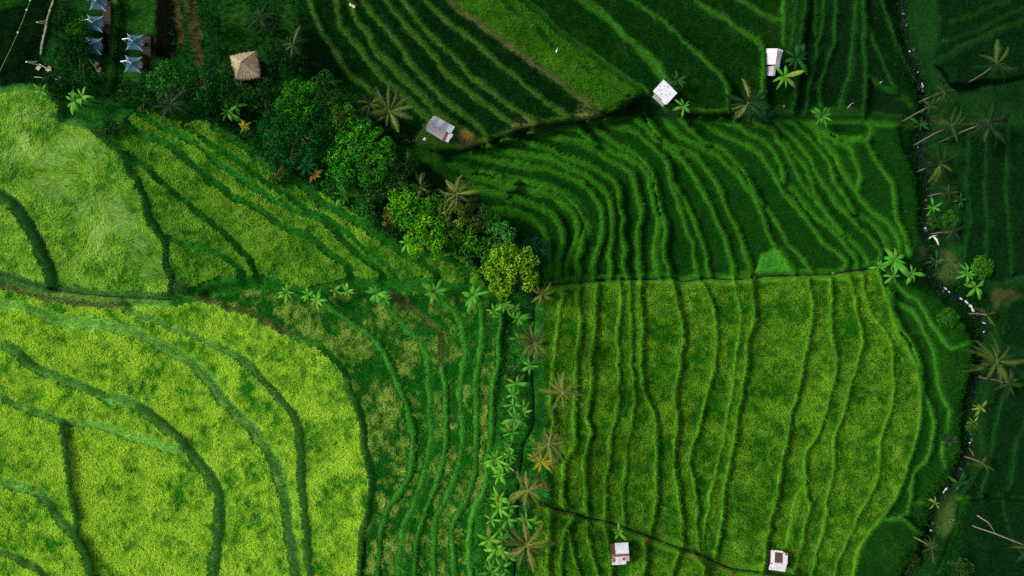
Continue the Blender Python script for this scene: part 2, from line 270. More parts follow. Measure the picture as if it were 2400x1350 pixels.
# dark terraces at the top
TT = [
 ('g',12,[(705,-120),(729,7),(746,52),(766,89),(797,137),(825,179),(859,203),(905,252)]),
 ('g',13,[(775,-120),(796,38),(808,72),(842,113),(880,161),(921,203),(962,240),(1006,275)]),
 ('g',13,[(790,-120),(832,38),(863,79),(883,120),(921,155),(955,192),(993,230),(1027,264),(1062,300)]),
 ('g',12,[(795,-120),(856,7),(900,62),(942,113),(969,155),(1003,192),(1048,237),(1100,275),(1133,310),(1148,338)]),
 ('g',12,[(835,-120),(907,3),(948,55),(990,100),(1024,137),(1041,165),(1082,199),(1124,234),(1177,270),(1216,300)]),
 ('g',12,[(870,-120),(948,3),(990,58),(1024,96),(1072,137),(1106,179),(1160,220),(1200,247),(1266,292)]),
 ('g',12,[(910,-120),(1003,3),(1038,38),(1082,76),(1120,103),(1162,141),(1220,189),(1268,227),(1309,258),(1346,284)]),
 ('b',13,[(960,-120),(1062,7),(1110,45),(1161,82),(1206,113),(1254,151),(1302,182),(1343,216),(1385,247),(1406,278)]),
 ('d',11,[(1070,-120),(1182,3),(1220,34),(1254,55),(1285,96),(1326,124),(1371,158),(1412,182),(1453,209),(1480,236)]),
 ('d',13,[(1100,-120),(1227,3),(1275,38),(1309,72),(1354,106),(1395,137),(1446,172),(1498,206),(1510,220)]),
 ('d',8,[(1510,220),(1482,236),(1440,250),(1405,268)]),
 ('d',10,[(1240,-120),(1364,3),(1403,31),(1440,65),(1482,107),(1513,137),(1537,168),(1553,188)]),
 ('g',8,[(1262,-120),(1381,3),(1411,24),(1449,60),(1469,86),(1513,120),(1544,151),(1568,190)]),
 ('g',10,[(1370,-120),(1489,3),(1537,38),(1585,72),(1613,103),(1647,134),(1685,168),(1702,199),(1706,234),(1708,270)]),
 ('g',12,[(1500,-120),(1600,-30),(1647,10),(1695,41),(1743,72),(1781,100),(1788,130),(1790,200),(1788,268)]),
 ('d',10,[(1620,-120),(1700,-30),(1747,7),(1785,31),(1826,45),(1842,50)]),
 ('g',9,[(1837,-120),(1837,0),(1839,95),(1842,112)]),
 ('g',7,[(1862,-120),(1862,0),(1862,41),(1858,95),(1855,112)]),
 ('g',8,[(1891,-120),(1889,0),(1882,49),(1878,95),(1872,150),(1866,200),(1858,265)]),
 ('g',6,[(1911,-120),(1911,0),(1909,49),(1912,85)]),
 ('g',8,[(1938,-120),(1934,0),(1928,62),(1915,119),(1909,165),(1895,210),(1889,265)]),
 ('g',9,[(1963,-120),(1961,0),(1959,62),(1952,111),(1936,165),(1922,206),(1924,265)]),
 ('g',8,[(2016,-120),(2010,0),(2002,62),(1998,124),(1990,177),(1971,239),(1970,268)]),
 ('g',9,[(2027,-120),(2027,0),(2027,62),(2027,124),(2031,185),(2025,251),(2024,275)]),
 ('g',8,[(2030,40),(2039,78),(2064,132),(2088,185),(2109,218),(2130,240)]),
 ('g',10,[(2031,173),(2068,202),(2126,239),(2140,250)]),
 ('g',8,[(2062,-120),(2068,0),(2084,49),(2113,124),(2142,177),(2156,214)]),
 # far bank of the stream
 ('d',8,[(2560,-80),(2420,-25),(2338,9),(2280,32),(2225,50)]),
 ('d',8,[(2560,-50),(2390,18),(2311,60),(2245,85),(2205,95)]),
 ('d',9,[(2560,-20),(2400,45),(2330,75),(2258,107),(2195,140)]),
 ('g',9,[(2318,300),(2312,380),(2311,440),(2316,520),(2312,640)]),
 ('g',9,[(2366,300),(2360,430),(2368,520),(2372,640)]),
 ('d',9,[(2270,310),(2262,420),(2266,520),(2256,600)]),
 ('d',12,[(2560,660),(2400,688),(2370,700),(2352,716),(2346,745),(2341,785),(2362,808),(2410,822),(2560,840)]),
 ('g',9,[(2560,850),(2440,930),(2400,1003),(2384,1040),(2375,1090),(2370,1130),(2350,1166)]),
 ('g',9,[(2362,900),(2345,960),(2330,1020),(2322,1080),(2300,1165)]),
 ('d',9,[(2240,1170),(2300,1167),(2360,1166),(2440,1174),(2560,1180)]),
 ('g',8,[(2350,1166),(2365,1240),(2400,1300),(2470,1380)]),
]
for k_, w, p in TT: ln(k_, w, p)
# paths
ln('p', 27, [(-120,628),(0,650),(30,657),(70,670),(130,684),(180,691),(240,697),(330,700),(400,700),(440,692),(480,680),(520,669),(570,663),(620,665),(665,677),(720,690),(800,672),(880,670),(990,668),(1070,680),(1180,692)])
ln('b', 15, [(-120,648),(0,669),(60,684),(120,698),(180,708),(240,713),(292,713)])
ln('p', 24, [(950,348),(1000,354),(1040,357),(1080,352),(1130,337),(1180,320),(1220,310),(1270,297),(1330,288),(1380,282),(1420,270),(1480,259),(1540,254),(1600,264),(1680,271),(1740,264),(1800,266),(1880,272),(1950,270),(2050,278),(2150,292)])
ln('p', 20, [(1270,673),(1330,666),(1370,661),(1420,658),(1480,656),(1520,655),(1575,653),(1600,659),(1660,654),(1700,655),(1764,651),(1800,649),(1890,646),(1950,642),(2020,632),(2075,622)])
ln('p', 26, [(1262,1178),(1309,1194),(1343,1202),(1377,1213),(1412,1219),(1446,1229),(1480,1242),(1515,1254),(1549,1267),(1583,1281),(1618,1291),(1652,1305),(1704,1328),(1738,1336),(1800,1344),(1870,1356),(1960,1420)])
STREAM = [(2096,-160),(2110,-40),(2116,36),(2126,90),(2132,125),(2149,171),(2159,203),(2169,235),(2175,262),(2166,300),(2152,345),(2160,390),(2171,430),(2172,465),(2166,500),(2168,530),(2182,548),(2196,570),(2195,595),(2187,625),(2188,650),(2205,672),(2230,688),(2262,708),(2282,727),(2298,742),(2304,760),(2300,785),(2296,820),(2293,860),(2288,890),(2280,920),(2272,950),(2266,985),(2267,1020),(2270,1045),(2262,1075),(2245,1108),(2222,1137),(2205,1158),(2190,1180),(2184,1212),(2180,1245),(2172,1275),(2148,1302),(2122,1345),(2100,1400),(2080,1560)]
CANALS = [
 ('irrigation_ditch','straight dark irrigation ditch between the curved terraces and the lower fields',[(1268,674),(1290,669),(1330,665),(1370,661),(1420,657),(1480,655),(1520,655),(1575,652),(1600,660),(1630,656),(1660,653),(1700,655),(1740,654),(1764,650),(1800,648),(1850,646),(1890,645),(1930,645),(1950,642),(1990,636),(2020,632),(2045,628),(2070,625)]),
 ('irrigation_ditch','narrow ditch above the curved terraces beside the tin roofed hut',[(1010,354),(1060,359),(1110,347),(1150,335),(1190,318),(1240,300),(1300,293),(1370,285),(1415,273),(1470,264),(1500,258)]),
 ('irrigation_ditch','slanting ditch with red plants above the two small huts',[(1262,1176),(1274,1181),(1309,1196),(1343,1203),(1377,1215),(1412,1220),(1446,1230),(1480,1243),(1515,1255),(1549,1268),(1583,1282),(1618,1292),(1652,1306),(1704,1330),(1738,1337),(1800,1345),(1860,1356)]),
 ('irrigation_ditch','dark ditch along the banana column',[(1252,690),(1250,740),(1247,800),(1246,870),(1250,940),(1248,1000),(1228,1040),(1222,1080),(1216,1120),(1214,1170),(1212,1230),(1208,1300),(1205,1360)]),
 ('irrigation_ditch','thin ditch under the ripe fields along the grassy path',[(-60,634),(0,641),(60,660),(130,679),(180,687),(240,693),(330,699),(400,702)]),
]
ZONES = {   # places without rice
 'garden': [(-300,-300),(700,-300),(690,-60),(700,60),(712,140),(700,190),(560,240),(440,290),(400,283),(330,255),(240,232),(143,236),(112,214),(75,198),(40,200),(0,207),(-300,207)],
 'grassland': [(143,236),(240,232),(325,252),(300,280),(276,300),(276,320),(296,372),(300,400),(290,368),(262,342),(233,322),(213,302),(187,292),(145,282)],
 'forest': [(560,240),(700,190),(712,140),(740,190),(800,210),(880,240),(930,300),(962,330),(968,370),(990,396),(1060,430),(1120,465),(1160,500),(1215,530),(1268,590),(1285,650),(1275,690),(1150,690),(1120,640),(1092,602),(1050,592),(955,586),(900,546),(850,512),(800,480),(745,446),(690,412),(646,392),(615,371),(584,345),(552,322),(521,300),(480,282),(450,284)],
 'bananas': [(1140,690),(1182,705),(1180,760),(1174,850),(1164,900),(1158,1000),(1148,1090),(1148,1145),(1130,1175),(1116,1197),(1110,1240),(1106,1290),(1110,1460),(1245,1460),(1250,1350),(1245,1250),(1250,1195),(1268,1182),(1290,1172),(1284,1100),(1276,1050),(1281,960),(1279,900),(1273,800),(1281,700),(1281,664),(1180,664)],
 'ravine': [(2120,-300),(2190,-300),(2200,60),(2190,140),(2230,200),(2500,170),(2500,300),(2260,300),(2240,420),(2245,560),(2270,640),(2330,660),(2420,640),(2420,700),(2345,712),(2340,790),(2360,812),(2460,830),(2460,890),(2330,900),(2312,960),(2310,1060),(2280,1140),(2250,1170),(2235,1240),(2200,1330),(2160,1460),(2085,1460),(2110,1350),(2150,1290),(2165,1250),(2190,1170),(2230,1105),(2250,1060),(2250,1000),(2260,920),(2275,870),(2280,810),(2262,760),(2200,700),(2120,662),(2090,615),(2120,600),(2150,560),(2150,480),(2140,400),(2112,340),(2100,300),(2150,290),(2155,240),(2130,140)],
 'lawnpatch': [(1772,630),(1786,594),(1812,577),(1834,590),(1850,620),(1862,648),(1770,650)],
 'hutyard': [(968,330),(995,290),(1030,262),(1075,290),(1110,310),(1125,330),(1080,350),(1000,352)],
}
BLOCKS = [   # first polygon that holds most of a plot names its block
 ('A', [(-300,180),(150,200),(300,366),(330,440),(392,580),(410,700),(100,680),(-300,640)]),
 ('F', [(250,240),(560,290),(1000,560),(1180,690),(400,720),(380,580),(300,400)]),
 ('L', [(-300,640),(430,690),(500,705),(690,784),(812,887),(850,1010),(868,1140),(848,1300),(835,1600),(-300,1600)]),
 ('C', [(430,680),(1180,690),(1170,900),(1145,1130),(1105,1240),(1110,1600),(835,1600),(868,1140),(812,887)]),
 ('T2', [(930,-150),(1062,7),(1402,275),(1510,222),(1227,3),(1090,-150)]),
 ('TR', [(1838,-300),(2150,-300),(2170,280),(1790,270),(1838,110)]),
 ('TB', [(1090,-300),(1227,3),(1510,222),(1560,262),(1790,270),(1838,110),(1838,-300)]),
 ('T', [(680,-300),(930,-150),(1062,7),(1406,280),(1130,340),(960,340),(700,200)]),
 ('M', [(950,345),(1400,275),(2160,285),(2150,620),(1900,645),(1275,665),(1150,500)]),
 ('S', [(2062,640),(2105,777),(2143,846),(2158,925),(2157,986),(2129,1085),(2098,1168),(2024,1265),(2003,1350),(1988,1600),(2200,1600),(2300,1000),(2330,760),(2100,620)]),
 ('R', [(1275,655),(2080,620),(2330,760),(2280,1000),(2170,1300),(2080,1600),(1240,1600)]),
 ('E', [(2100,-400),(2800,-400),(2800,1700),(2080,1700),(2280,1000)]),
]

CELL = 4.0
GX = np.arange(-104, 2505, CELL); GY = np.arange(-84, 1435, CELL)
NX, NY = len(GX), len(GY)
PX, PY = np.meshgrid(GX, GY)            # rows follow y downwards as in the picture

def smooth_line(pts, sub=4):
    P = np.array(pts, float)
    if len(P) < 3: return P
    Q = np.vstack([2*P[0]-P[1], P, 2*P[-1]-P[-2]]); out = []
    for i in range(1, len(Q)-2):
        for t in np.linspace(0, 1, sub, endpoint=False):
            p0, p1, p2, p3 = Q[i-1], Q[i], Q[i+1], Q[i+2]
            out.append(0.5*((2*p1)+(-p0+p2)*t+(2*p0-5*p1+4*p2-p3)*t*t+(-p0+3*p1-3*p2+p3)*t**3))
    out.append(P[-1]); return np.array(out)

def stamp(pts, reach, WX, WY, best, on_better=None):
    for (x0, y0), (x1, y1) in zip(pts[:-1], pts[1:]):
        i0 = max(int((min(x0, x1)-reach-GX[0])/CELL), 0); i1 = min(int((max(x0, x1)+reach-GX[0])/CELL)+2, NX)
        j0 = max(int((min(y0, y1)-reach-GY[0])/CELL), 0); j1 = min(int((max(y0, y1)+reach-GY[0])/CELL)+2, NY)
        if i0 >= i1 or j0 >= j1: continue
        X = WX[j0:j1, i0:i1]; Y = WY[j0:j1, i0:i1]
        dx, dy = x1-x0, y1-y0; L2 = dx*dx+dy*dy+1e-9
        t = np.clip(((X-x0)*dx+(Y-y0)*dy)/L2, 0, 1)
        d = np.hypot(X-x0-t*dx, Y-y0-t*dy)
        on_better(d, (slice(j0, j1), slice(i0, i1)))

def in_poly(X, Y, poly):
    r = np.zeros(X.shape, bool); n = len(poly)
    for i in range(n):
        x0, y0 = poly[i]; x1, y1 = poly[(i+1) % n]
        if y0 == y1: continue
        c = ((y0 > Y) != (y1 > Y)) & (X < (x1-x0)*(Y-y0)/(y1-y0)+x0)
        r ^= c
    return r

WX = PX+(vnoise(PX, PY, 26, 3, 3)-0.5)*10; WY = PY+(vnoise(PX, PY, 26, 4, 3)-0.5)*10
BD = np.full((NY, NX), 9.0); BT = np.zeros((NY, NX), np.int8)
KID = {'g': 1, 'd': 2, 'b': 3, 'p': 4}
for kind, w, pts in LINES:
    hw = w/2.0
    def upd(d, s, hw=hw, kid=KID[kind]):
        nd = d/hw; m = nd < BD[s]
        BD[s] = np.where(m, nd, BD[s]); BT[s] = np.where(m & (nd < 2.2), kid, BT[s])
    stamp(smooth_line(pts), hw*3, WX, WY, BD, upd)
SD = np.full((NY, NX), 400.0)
def upd_s(d, s): SD[s] = np.minimum(SD[s], d)
stamp(smooth_line(STREAM), 300, WX, WY, SD, upd_s)
CD = np.full((NY, NX), 400.0)
def upd_c(d, s): CD[s] = np.minimum(CD[s], d)
for _n, _l, pts in CANALS: stamp(smooth_line(pts), 40, PX, PY, CD, upd_c)

ZN = np.zeros((NY, NX), np.int8); ZNAME = ['']
for i, (nm, poly) in enumerate(ZONES.items()):
    ZN[in_poly(WX, WY, poly) & (ZN == 0)] = i+1; ZNAME.append(nm)
ZID = {n: i for i, n in enumerate(ZNAME)}
BK = np.full((NY, NX), -1, np.int8)
for i, (nm, poly) in enumerate(BLOCKS):
    BK[in_poly(PX, PY, poly) & (BK < 0)] = i
BK[BK < 0] = len(BLOCKS)-1

BD = BD*(0.70+0.40*vnoise(PX, PY, 40, 91, 2))
bank = BD < 1.0
streamy = SD < 9
fieldm = ~bank & (ZN == 0) & ~streamy & (CD > 2.5)

def components(mask):
    lab = np.zeros(mask.shape, np.int32); par = [0]
    def find(a):
        while par[a] != a: par[a] = par[par[a]]; a = par[a]
        return a
    prev = []
    for j in range(mask.shape[0]):
        r = mask[j].astype(np.int8); d = np.diff(np.concatenate(([0], r, [0])))
        st = np.nonzero(d == 1)[0]; en = np.nonzero(d == -1)[0]; cur = []; q = 0
        for a, b in zip(st, en):
            l = 0
            for (pa, pb, pl) in prev:
                if pa < b and pb > a:
                    f = find(pl)
                    if l == 0: l = f
                    elif f != l: par[f] = l
            if l == 0: par.append(len(par)); l = len(par)-1
            cur.append((a, b, l)); lab[j, a:b] = l
        prev = cur
    root = np.array([find(a) for a in range(len(par))]); return root[lab]
REG = components(fieldm)
ids, cnt = np.unique(REG, return_counts=True)
for i, c in zip(ids, cnt):
    if i and c < 45: REG[REG == i] = 0
fieldm = REG > 0

def box3(a, n=1):
    for _ in range(n):
        p = np.pad(a, 1, mode='edge')
        a = (p[:-2,:-2]+p[:-2,1:-1]+p[:-2,2:]+p[1:-1,:-2]+p[1:-1,1:-1]+p[1:-1,2:]+p[2:,:-2]+p[2:,1:-1]+p[2:,2:])/9
    return a
def ext3(a, f):
    p = np.pad(a, 1, mode='edge'); r = p[1:-1,1:-1].copy()
    for dj in (0, 1, 2):
        for di in (0, 1, 2): r = f(r, p[dj:dj+a.shape[0], di:di+a.shape[1]])
    return r

sp = smooth_line(STREAM); o_ = np.argsort(sp[:, 1]); SXY = np.interp(PY, sp[o_, 1], sp[o_, 0])
def slope(x, y):
    r = np.clip((x-1150)/250.0, 0, 1); r = r*r*(3-2*r)
    return np.where(x < 1250, -0.0075*(x-1250), -0.024*(x-1250))+np.where(y < 655, (0.008+0.007*r)*(y-655), (0.004-0.002*r)*(y-655))
ZB = np.where(PX > SXY, slope(SXY, PY)+0.016*(PX-SXY), slope(PX, PY))
ZB = ZB-2.0*np.exp(-(SD/42.0)**2)
Z = np.full((NY, NX), np.nan)
idsF = np.unique(REG[REG > 0])
for i in idsF:
    m = REG == i; mu = ZB[m].mean(); f_ = 0.12+0.35*min(1.0, m.sum()/9000); Z[m] = mu+np.clip(f_*(ZB[m]-mu), -1.2, 1.2)
zo = (ZN > 0) & ~bank
Z[zo] = (ZB+(vnoise(PX, PY, 60, 8, 3)-0.5)*0.8)[zo]
for _ in range(60):                       # banks and paths take their height from what lies beside them
    nan = np.isnan(Z)
    if not nan.any(): break
    v = np.where(nan, 0, Z); w = (~nan).astype(float)
    pv = np.pad(v, 1); pw = np.pad(w, 1); sv = 0; sw = 0
    for dj in (0, 1, 2):
        for di in (0, 1, 2): sv = sv+pv[dj:dj+NY, di:di+NX]; sw = sw+pw[dj:dj+NY, di:di+NX]
    Z = np.where(nan & (sw > 0), sv/np.maximum(sw, 1), Z)
zmax = ext3(ext3(Z, np.maximum), np.maximum); zmin = ext3(ext3(Z, np.minimum), np.minimum)
g = bank & (BT == 1); Z = np.where(g, 0.05*Z+0.95*zmax+0.22*(1-np.clip(BD, 0, 1)**2), Z)
g = bank & (BT == 2) & (PX < 1200); Z = np.where(g, box3(Z, 2), Z)
g = bank & (BT == 2) & (PX >= 1200); Z = np.where(g, 0.4*Z+0.6*zmin-0.05, Z)
g = bank & (BT >= 3); Z = np.where(g, box3(Z, 2)+0.12*(1-np.clip(BD, 0, 1)**2), Z)
Z = np.where((PX > 1000) & (BT == 1), 0.82*Z+0.18*box3(Z, 1), 0.4*Z+0.6*box3(Z, 1))
Z = np.where(SD < 26, Z-1.3*(1-(SD/26)**2), Z)
Z = np.where(CD < 5, Z-0.4*(1-(CD/5)**2), Z)
Z += (vnoise(PX, PY, 14, 15, 2)-0.5)*np.where(fieldm, 0.06, 0.16)

def bil(A, px, py):
    u = np.clip((np.asarray(px, float)-GX[0])/CELL, 0, NX-1.001); v = np.clip((np.asarray(py, float)-GY[0])/CELL, 0, NY-1.001)
    i = u.astype(int); j = v.astype(int); fu = u-i; fv = v-j
    return (A[j, i]*(1-fu)+A[j, i+1]*fu)*(1-fv)+(A[j+1, i]*(1-fu)+A[j+1, i+1]*fu)*fv
def gz(px, py): return float(bil(Z, px, py))
def to_world(px, py, z):
    s = K*(H-z)/H
    return (px-1200)*s, (675-py)*s
def ground_at(x, y):
    z = 0.0
    for _ in range(6):
        s = K*(H-z)/H; z = gz(1200+x/s, 675-y/s)
    return z
def ground_point(px, py):
    z = gz(px, py); x, y = to_world(px, py, z); return Vector((x, y, z))
def under(px, py, h):
    """the place on the ground below a thing whose top (h above ground) shows at this pixel"""
    z = gz(px, py)+h
    for _ in range(6):
        x, y = to_world(px, py, z); g_ = ground_at(x, y); z = g_+h
    return Vector((x, y, g_))
# ------------------------------------------------------------------ ground sheet
BNAME = [b[0] for b in BLOCKS]
BANK = {'A': lin(66,122,44), 'F': lin(36,104,26), 'L': lin(104,158,58), 'C': lin(50,116,30), 'T2': lin(46,92,20), 'TR': lin(24,66,18),  # top, right and ravine ground darker: the light's fall-off is put into the colours
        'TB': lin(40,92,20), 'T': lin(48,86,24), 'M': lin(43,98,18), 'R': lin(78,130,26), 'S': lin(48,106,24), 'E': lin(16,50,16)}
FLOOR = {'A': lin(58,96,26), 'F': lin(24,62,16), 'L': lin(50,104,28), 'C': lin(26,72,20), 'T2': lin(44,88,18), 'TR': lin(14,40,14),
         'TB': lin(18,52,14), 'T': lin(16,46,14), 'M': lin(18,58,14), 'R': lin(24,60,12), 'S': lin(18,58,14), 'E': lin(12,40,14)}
ZCOL = {'garden': lin(20,62,18), 'grassland': lin(34,92,24), 'forest': lin(16,40,14), 'bananas': lin(40,104,26), 'ravine': lin(16,48,16), 'hutyard': lin(64,98,34), 'lawnpatch': lin(62,132,32)}
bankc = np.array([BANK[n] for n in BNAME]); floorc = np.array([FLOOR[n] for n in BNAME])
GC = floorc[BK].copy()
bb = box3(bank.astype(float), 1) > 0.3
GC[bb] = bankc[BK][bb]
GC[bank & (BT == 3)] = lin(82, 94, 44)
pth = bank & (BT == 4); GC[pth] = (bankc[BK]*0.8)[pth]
for n, c in ZCOL.items():
    m = (ZN == ZID[n]) & ~bank; GC[m] = c
# patches with a ground of their own (photograph pixels)
PATCH = [
 (lin(64,132,34), [(262,-90),(282,-90),(278,60),(272,140),(266,205),(246,205),(254,140),(262,60)], 'garden'),
 (lin(48,108,32), [(292,-90),(366,-90),(362,75),(350,80),(296,78)], 'garden'),
 (lin(62,122,32), [(290,168),(330,168),(325,196),(285,200)], 'garden'),
 (lin(24,22,16), [(240,-90),(262,-90),(258,135),(238,138)], 'garden'),
 (lin(34,28,20), [(334,84),(356,84),(352,165),(332,165)], 'garden'),
 (lin(20,22,14), [(370,-90),(400,-90),(418,100),(408,140),(360,130)], 'garden'),
 (lin(104,92,54), [(396,-90),(410,-90),(428,90),(424,130),(414,60)], 'garden'),
 (lin(96,92,50), [(424,-90),(446,-90),(470,90),(474,160),(456,150),(440,60)], 'garden'),
 (lin(46,98,30), [(500,-90),(560,-90),(585,60),(590,120),(545,118),(520,40)], 'garden'),
 (lin(50,98,34), [(655,-90),(668,-90),(690,70),(722,185),(705,190),(690,140),(668,60)], 'garden'),
 (lin(14,44,14), [(-90,-90),(130,-90),(118,30),(102,100),(96,140),(110,200),(-90,204)], 'garden'),
 (lin(36,92,20), [(-90,-90),(70,-90),(60,10),(-90,40)], 'garden'),
 (lin(50,128,34), [(1256,690),(1281,690),(1276,800),(1280,900),(1279,1050),(1288,1160),(1268,1180),(1238,1190),(1222,1260),(1225,1350),(1225,1440),(1205,1440),(1205,1300),(1215,1180),(1225,1060),(1252,1000),(1250,900)], None),
 (lin(150,132,66), [(1078,306),(1092,304),(1104,318),(1106,330),(1092,326),(1080,328),(1074,318)], None),
 (lin(96,104,46), [(1066,330),(1084,326),(1110,332),(1140,322),(1146,336),(1110,346),(1074,350)], None),
 (lin(84,98,44), [(1196,290),(1230,272),(1250,282),(1262,290),(1240,300),(1210,304)], None),
 (lin(92,98,46), [(1340,258),(1372,246),(1408,262),(1412,278),(1380,284),(1350,280)], None),
 (lin(50,68,30), [(2206,588),(2222,582),(2244,612),(2248,650),(2226,668),(2198,664),(2192,630)], None),
 (lin(44,66,28), [(2150,575),(2200,570),(2190,610),(2168,618)], None),
 (lin(62,66,36), [(2322,682),(2368,676),(2396,690),(2352,702),(2336,722),(2322,704)], None),
 (lin(48,70,28), [(2190,1168),(2240,1150),(2238,1220),(2218,1262),(2190,1252)], None),
]
for c, poly, need in PATCH:
    c = np.array(c)*(0.55 if need else 1.0)
    m = in_poly(WX+(vnoise(PX, PY, 9, 51, 2)-0.5)*9, WY+(vnoise(PX, PY, 9, 52, 2)-0.5)*9, poly)
    if need: m &= ZN == ZID[need]
    GC[m] = c
GC[SD < 11] = lin(20, 28, 20)
GC[CD < 2] = lin(18, 34, 18)
GC *= (0.72+0.56*vnoise(PX, PY, 22, 21, 3))[..., None]
GCs = GC.copy()
for q in range(3): GCs[..., q] = box3(GC[..., q], 1)

ex = np.concatenate(([-18000,-9000,-5000,-3000,-1800,-1100,-700,-450,-340,-280,-240,-200,-170,-140,-120], GX, [2515,2530,2550,2580,2620,2670,2740,2900,3200,3700,4500,6000,9000,14000,20000]))
ey = np.concatenate(([-18000,-9000,-5000,-3000,-1800,-1000,-600,-420,-320,-260,-215,-180,-150,-125,-100], GY, [1450,1470,1500,1540,1600,1680,1790,2000,2400,3000,4000,6000,10000,19000]))
EX, EY = np.meshgrid(ex, ey)
cx = np.clip(EX, GX[0], GX[-1]); cy = np.clip(EY, GY[0], GY[-1])
off = np.hypot(EX-cx, EY-cy)
ZS = box3(Z, 12); fz = np.clip(off/200.0, 0, 1)
EZ = (bil(Z, cx, cy)*(1-fz)+bil(ZS, cx, cy)*fz)*np.exp(-off/6000.0)+np.minimum(off/400, 1)*(vnoise(EX, EY, 600, 77, 3)-0.5)*6
s_ = K*(H-EZ)/H
V = np.stack([(EX-1200)*s_, (675-EY)*s_, EZ], -1).reshape(-1, 3)
ny, nx = EX.shape
idx = np.arange(ny*nx).reshape(ny, nx)
F = np.stack([idx[1:, :-1], idx[1:, 1:], idx[:-1, 1:], idx[:-1, :-1]], -1).reshape(-1, 4)
m_ground, n_, N, Lk = nodes_of('terrain_soil_and_grass')
at = N.new('ShaderNodeAttribute'); at.attribute_name = 'Col'
tc = N.new('ShaderNodeTexCoord'); nz = N.new('ShaderNodeTexNoise'); nz.inputs['Scale'].default_value = 5.0; nz.inputs['Detail'].default_value = 6
mr = N.new('ShaderNodeMapRange'); mr.inputs[1].default_value = 0.3; mr.inputs[2].default_value = 0.7; mr.inputs[3].default_value = 0.55; mr.inputs[4].default_value = 1.4
mm = N.new('ShaderNodeMixRGB'); mm.blend_type = 'MULTIPLY'; mm.inputs[0].default_value = 1.0
bp = N.new('ShaderNodeBump'); bp.inputs['Strength'].default_value = 0.6; bp.inputs['Distance'].default_value = 0.1
d = N.new('ShaderNodeBsdfDiffuse'); o = N.new('ShaderNodeOutputMaterial')
Lk.new(tc.outputs['Object'], nz.inputs['Vector']); Lk.new(nz.outputs[0], mr.inputs[0]); Lk.new(at.outputs['Color'], mm.inputs[1]); Lk.new(mr.outputs[0], mm.inputs[2])
Lk.new(mm.outputs[0], d.inputs[0]); Lk.new(nz.outputs[0], bp.inputs['Height']); Lk.new(bp.outputs[0], d.inputs['Normal']); Lk.new(d.outputs[0], o.inputs[0])
me = tri_mesh('terrain', V, F, m_ground)
a = me.attributes.new('Col', 'FLOAT_COLOR', 'POINT')
jj = np.clip(np.round((cy-GY[0])/CELL).astype(int), 0, NY-1); ii = np.clip(np.round((cx-GX[0])/CELL).astype(int), 0, NX-1)
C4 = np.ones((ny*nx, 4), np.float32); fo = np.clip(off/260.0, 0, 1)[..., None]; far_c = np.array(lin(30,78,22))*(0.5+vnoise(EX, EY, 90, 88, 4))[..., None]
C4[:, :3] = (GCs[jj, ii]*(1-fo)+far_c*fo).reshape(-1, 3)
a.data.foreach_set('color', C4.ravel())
me.polygons.foreach_set('use_smooth', np.ones(len(F), bool))
terrain = link('terrain', me); tag(terrain, 'terraced green hillside falling from the lower left to the stream', 'terrain', kind='structure')

# ------------------------------------------------------------------ water: the stream and the ditches
def ribbon(pts, w, dz, sub=3, jit=0.0):
    P = smooth_line(pts, sub); W = []
    for i, p in enumerate(P):
        t = P[min(i+1, len(P)-1)]-P[max(i-1, 0)]; t = t/(np.hypot(*t)+1e-9); n = np.array([-t[1], t[0]])
        ww = w*(1+jit*(random.random()-0.5)); z = gz(*p)+dz
        for s in (-1, 1):
            q = p+n*s*ww/2; x, y = to_world(q[0], q[1], z); W.append((x, y, z))
    Fq = [(2*i, 2*i+1, 2*i+3, 2*i+2) for i in range(len(P)-1)]
    return W, Fq
M_WATER = solid('stream_water', lin(10,18,18), lin(24,34,34), scale=2.0, rough=0.3, spec=0.3, bump=0.4)
M_DITCH = solid('ditch_water', lin(10,20,14), lin(20,34,22), scale=4.0, rough=0.6, spec=0.1, bump=0.1)
M_FOAM = solid('white_water', lin(150,156,160), lin(222,222,228), scale=7.0, rough=0.6, bump=0.5)
W_, F_ = ribbon(STREAM, 7.5, 0.28, jit=1.0)
stream = MB().add(W_, F_).obj('stream', M_WATER); tag(stream, 'dark narrow stream running down the ravine', 'stream', kind='structure')
for nm, lab, pts in CANALS:
    W_, F_ = ribbon(pts, 3.4, 0.1, jit=0.9)
    tag(MB().add(W_, F_).obj(nm, M_DITCH), lab, 'ditch', kind='structure')
def foam(px, py, lx, ly, ang):
    """a lumpy patch of white water on the stream"""
    n = 14; c = ground_point(px, py); V = []; Fc = []
    for r in range(4):
        for k in range(n):
            a_ = 2*PI*k/n; rr = (1-r/3.6)*(0.5+0.75*random.random()) if r < 3 else 0.1
            x = math.cos(a_)*lx*K/2*rr; y = math.sin(a_)*ly*K/2*rr
            V.append((x*math.cos(ang)-y*math.sin(ang), x*math.sin(ang)+y*math.cos(ang), 0.05*r+0.05*random.random()-0.05))
    for r in range(3):
        for k in range(n): Fc.append((r*n+k, r*n+(k+1) % n, (r+1)*n+(k+1) % n, (r+1)*n+k))
    Fc.append(tuple(3*n+k for k in range(n)))
    o = MB().add(V, Fc).obj('foam', M_FOAM, stream, loc=(c.x, c.y, c.z+0.34)); o['kind'] = 'stuff'
for f in [(2115,34,4,12,1.4),(2130,122,5,7,1.0),(2149,171,7,4,0.2),(2159,203,10,18,0.1),(2149,346,4,4,0),(2167,536,7,10,0.5),
          (2213,676,13,5,-0.6),(2222,684,9,4,-0.7),(2250,700,11,5,-0.5),(2262,708,21,7,-0.7),(2273,718,19,10,-0.9),(2278,727,11,11,-0.8),
          (2304,757,5,12,1.4),(2303,778,8,5,0.8),(2295,882,4,8,1.0),(2270,1037,5,6,0),(2214,1146,19,5,0.8),(2209,1152,11,5,1.1),(2179,1242,8,7,0.3)]:
    foam(*f)

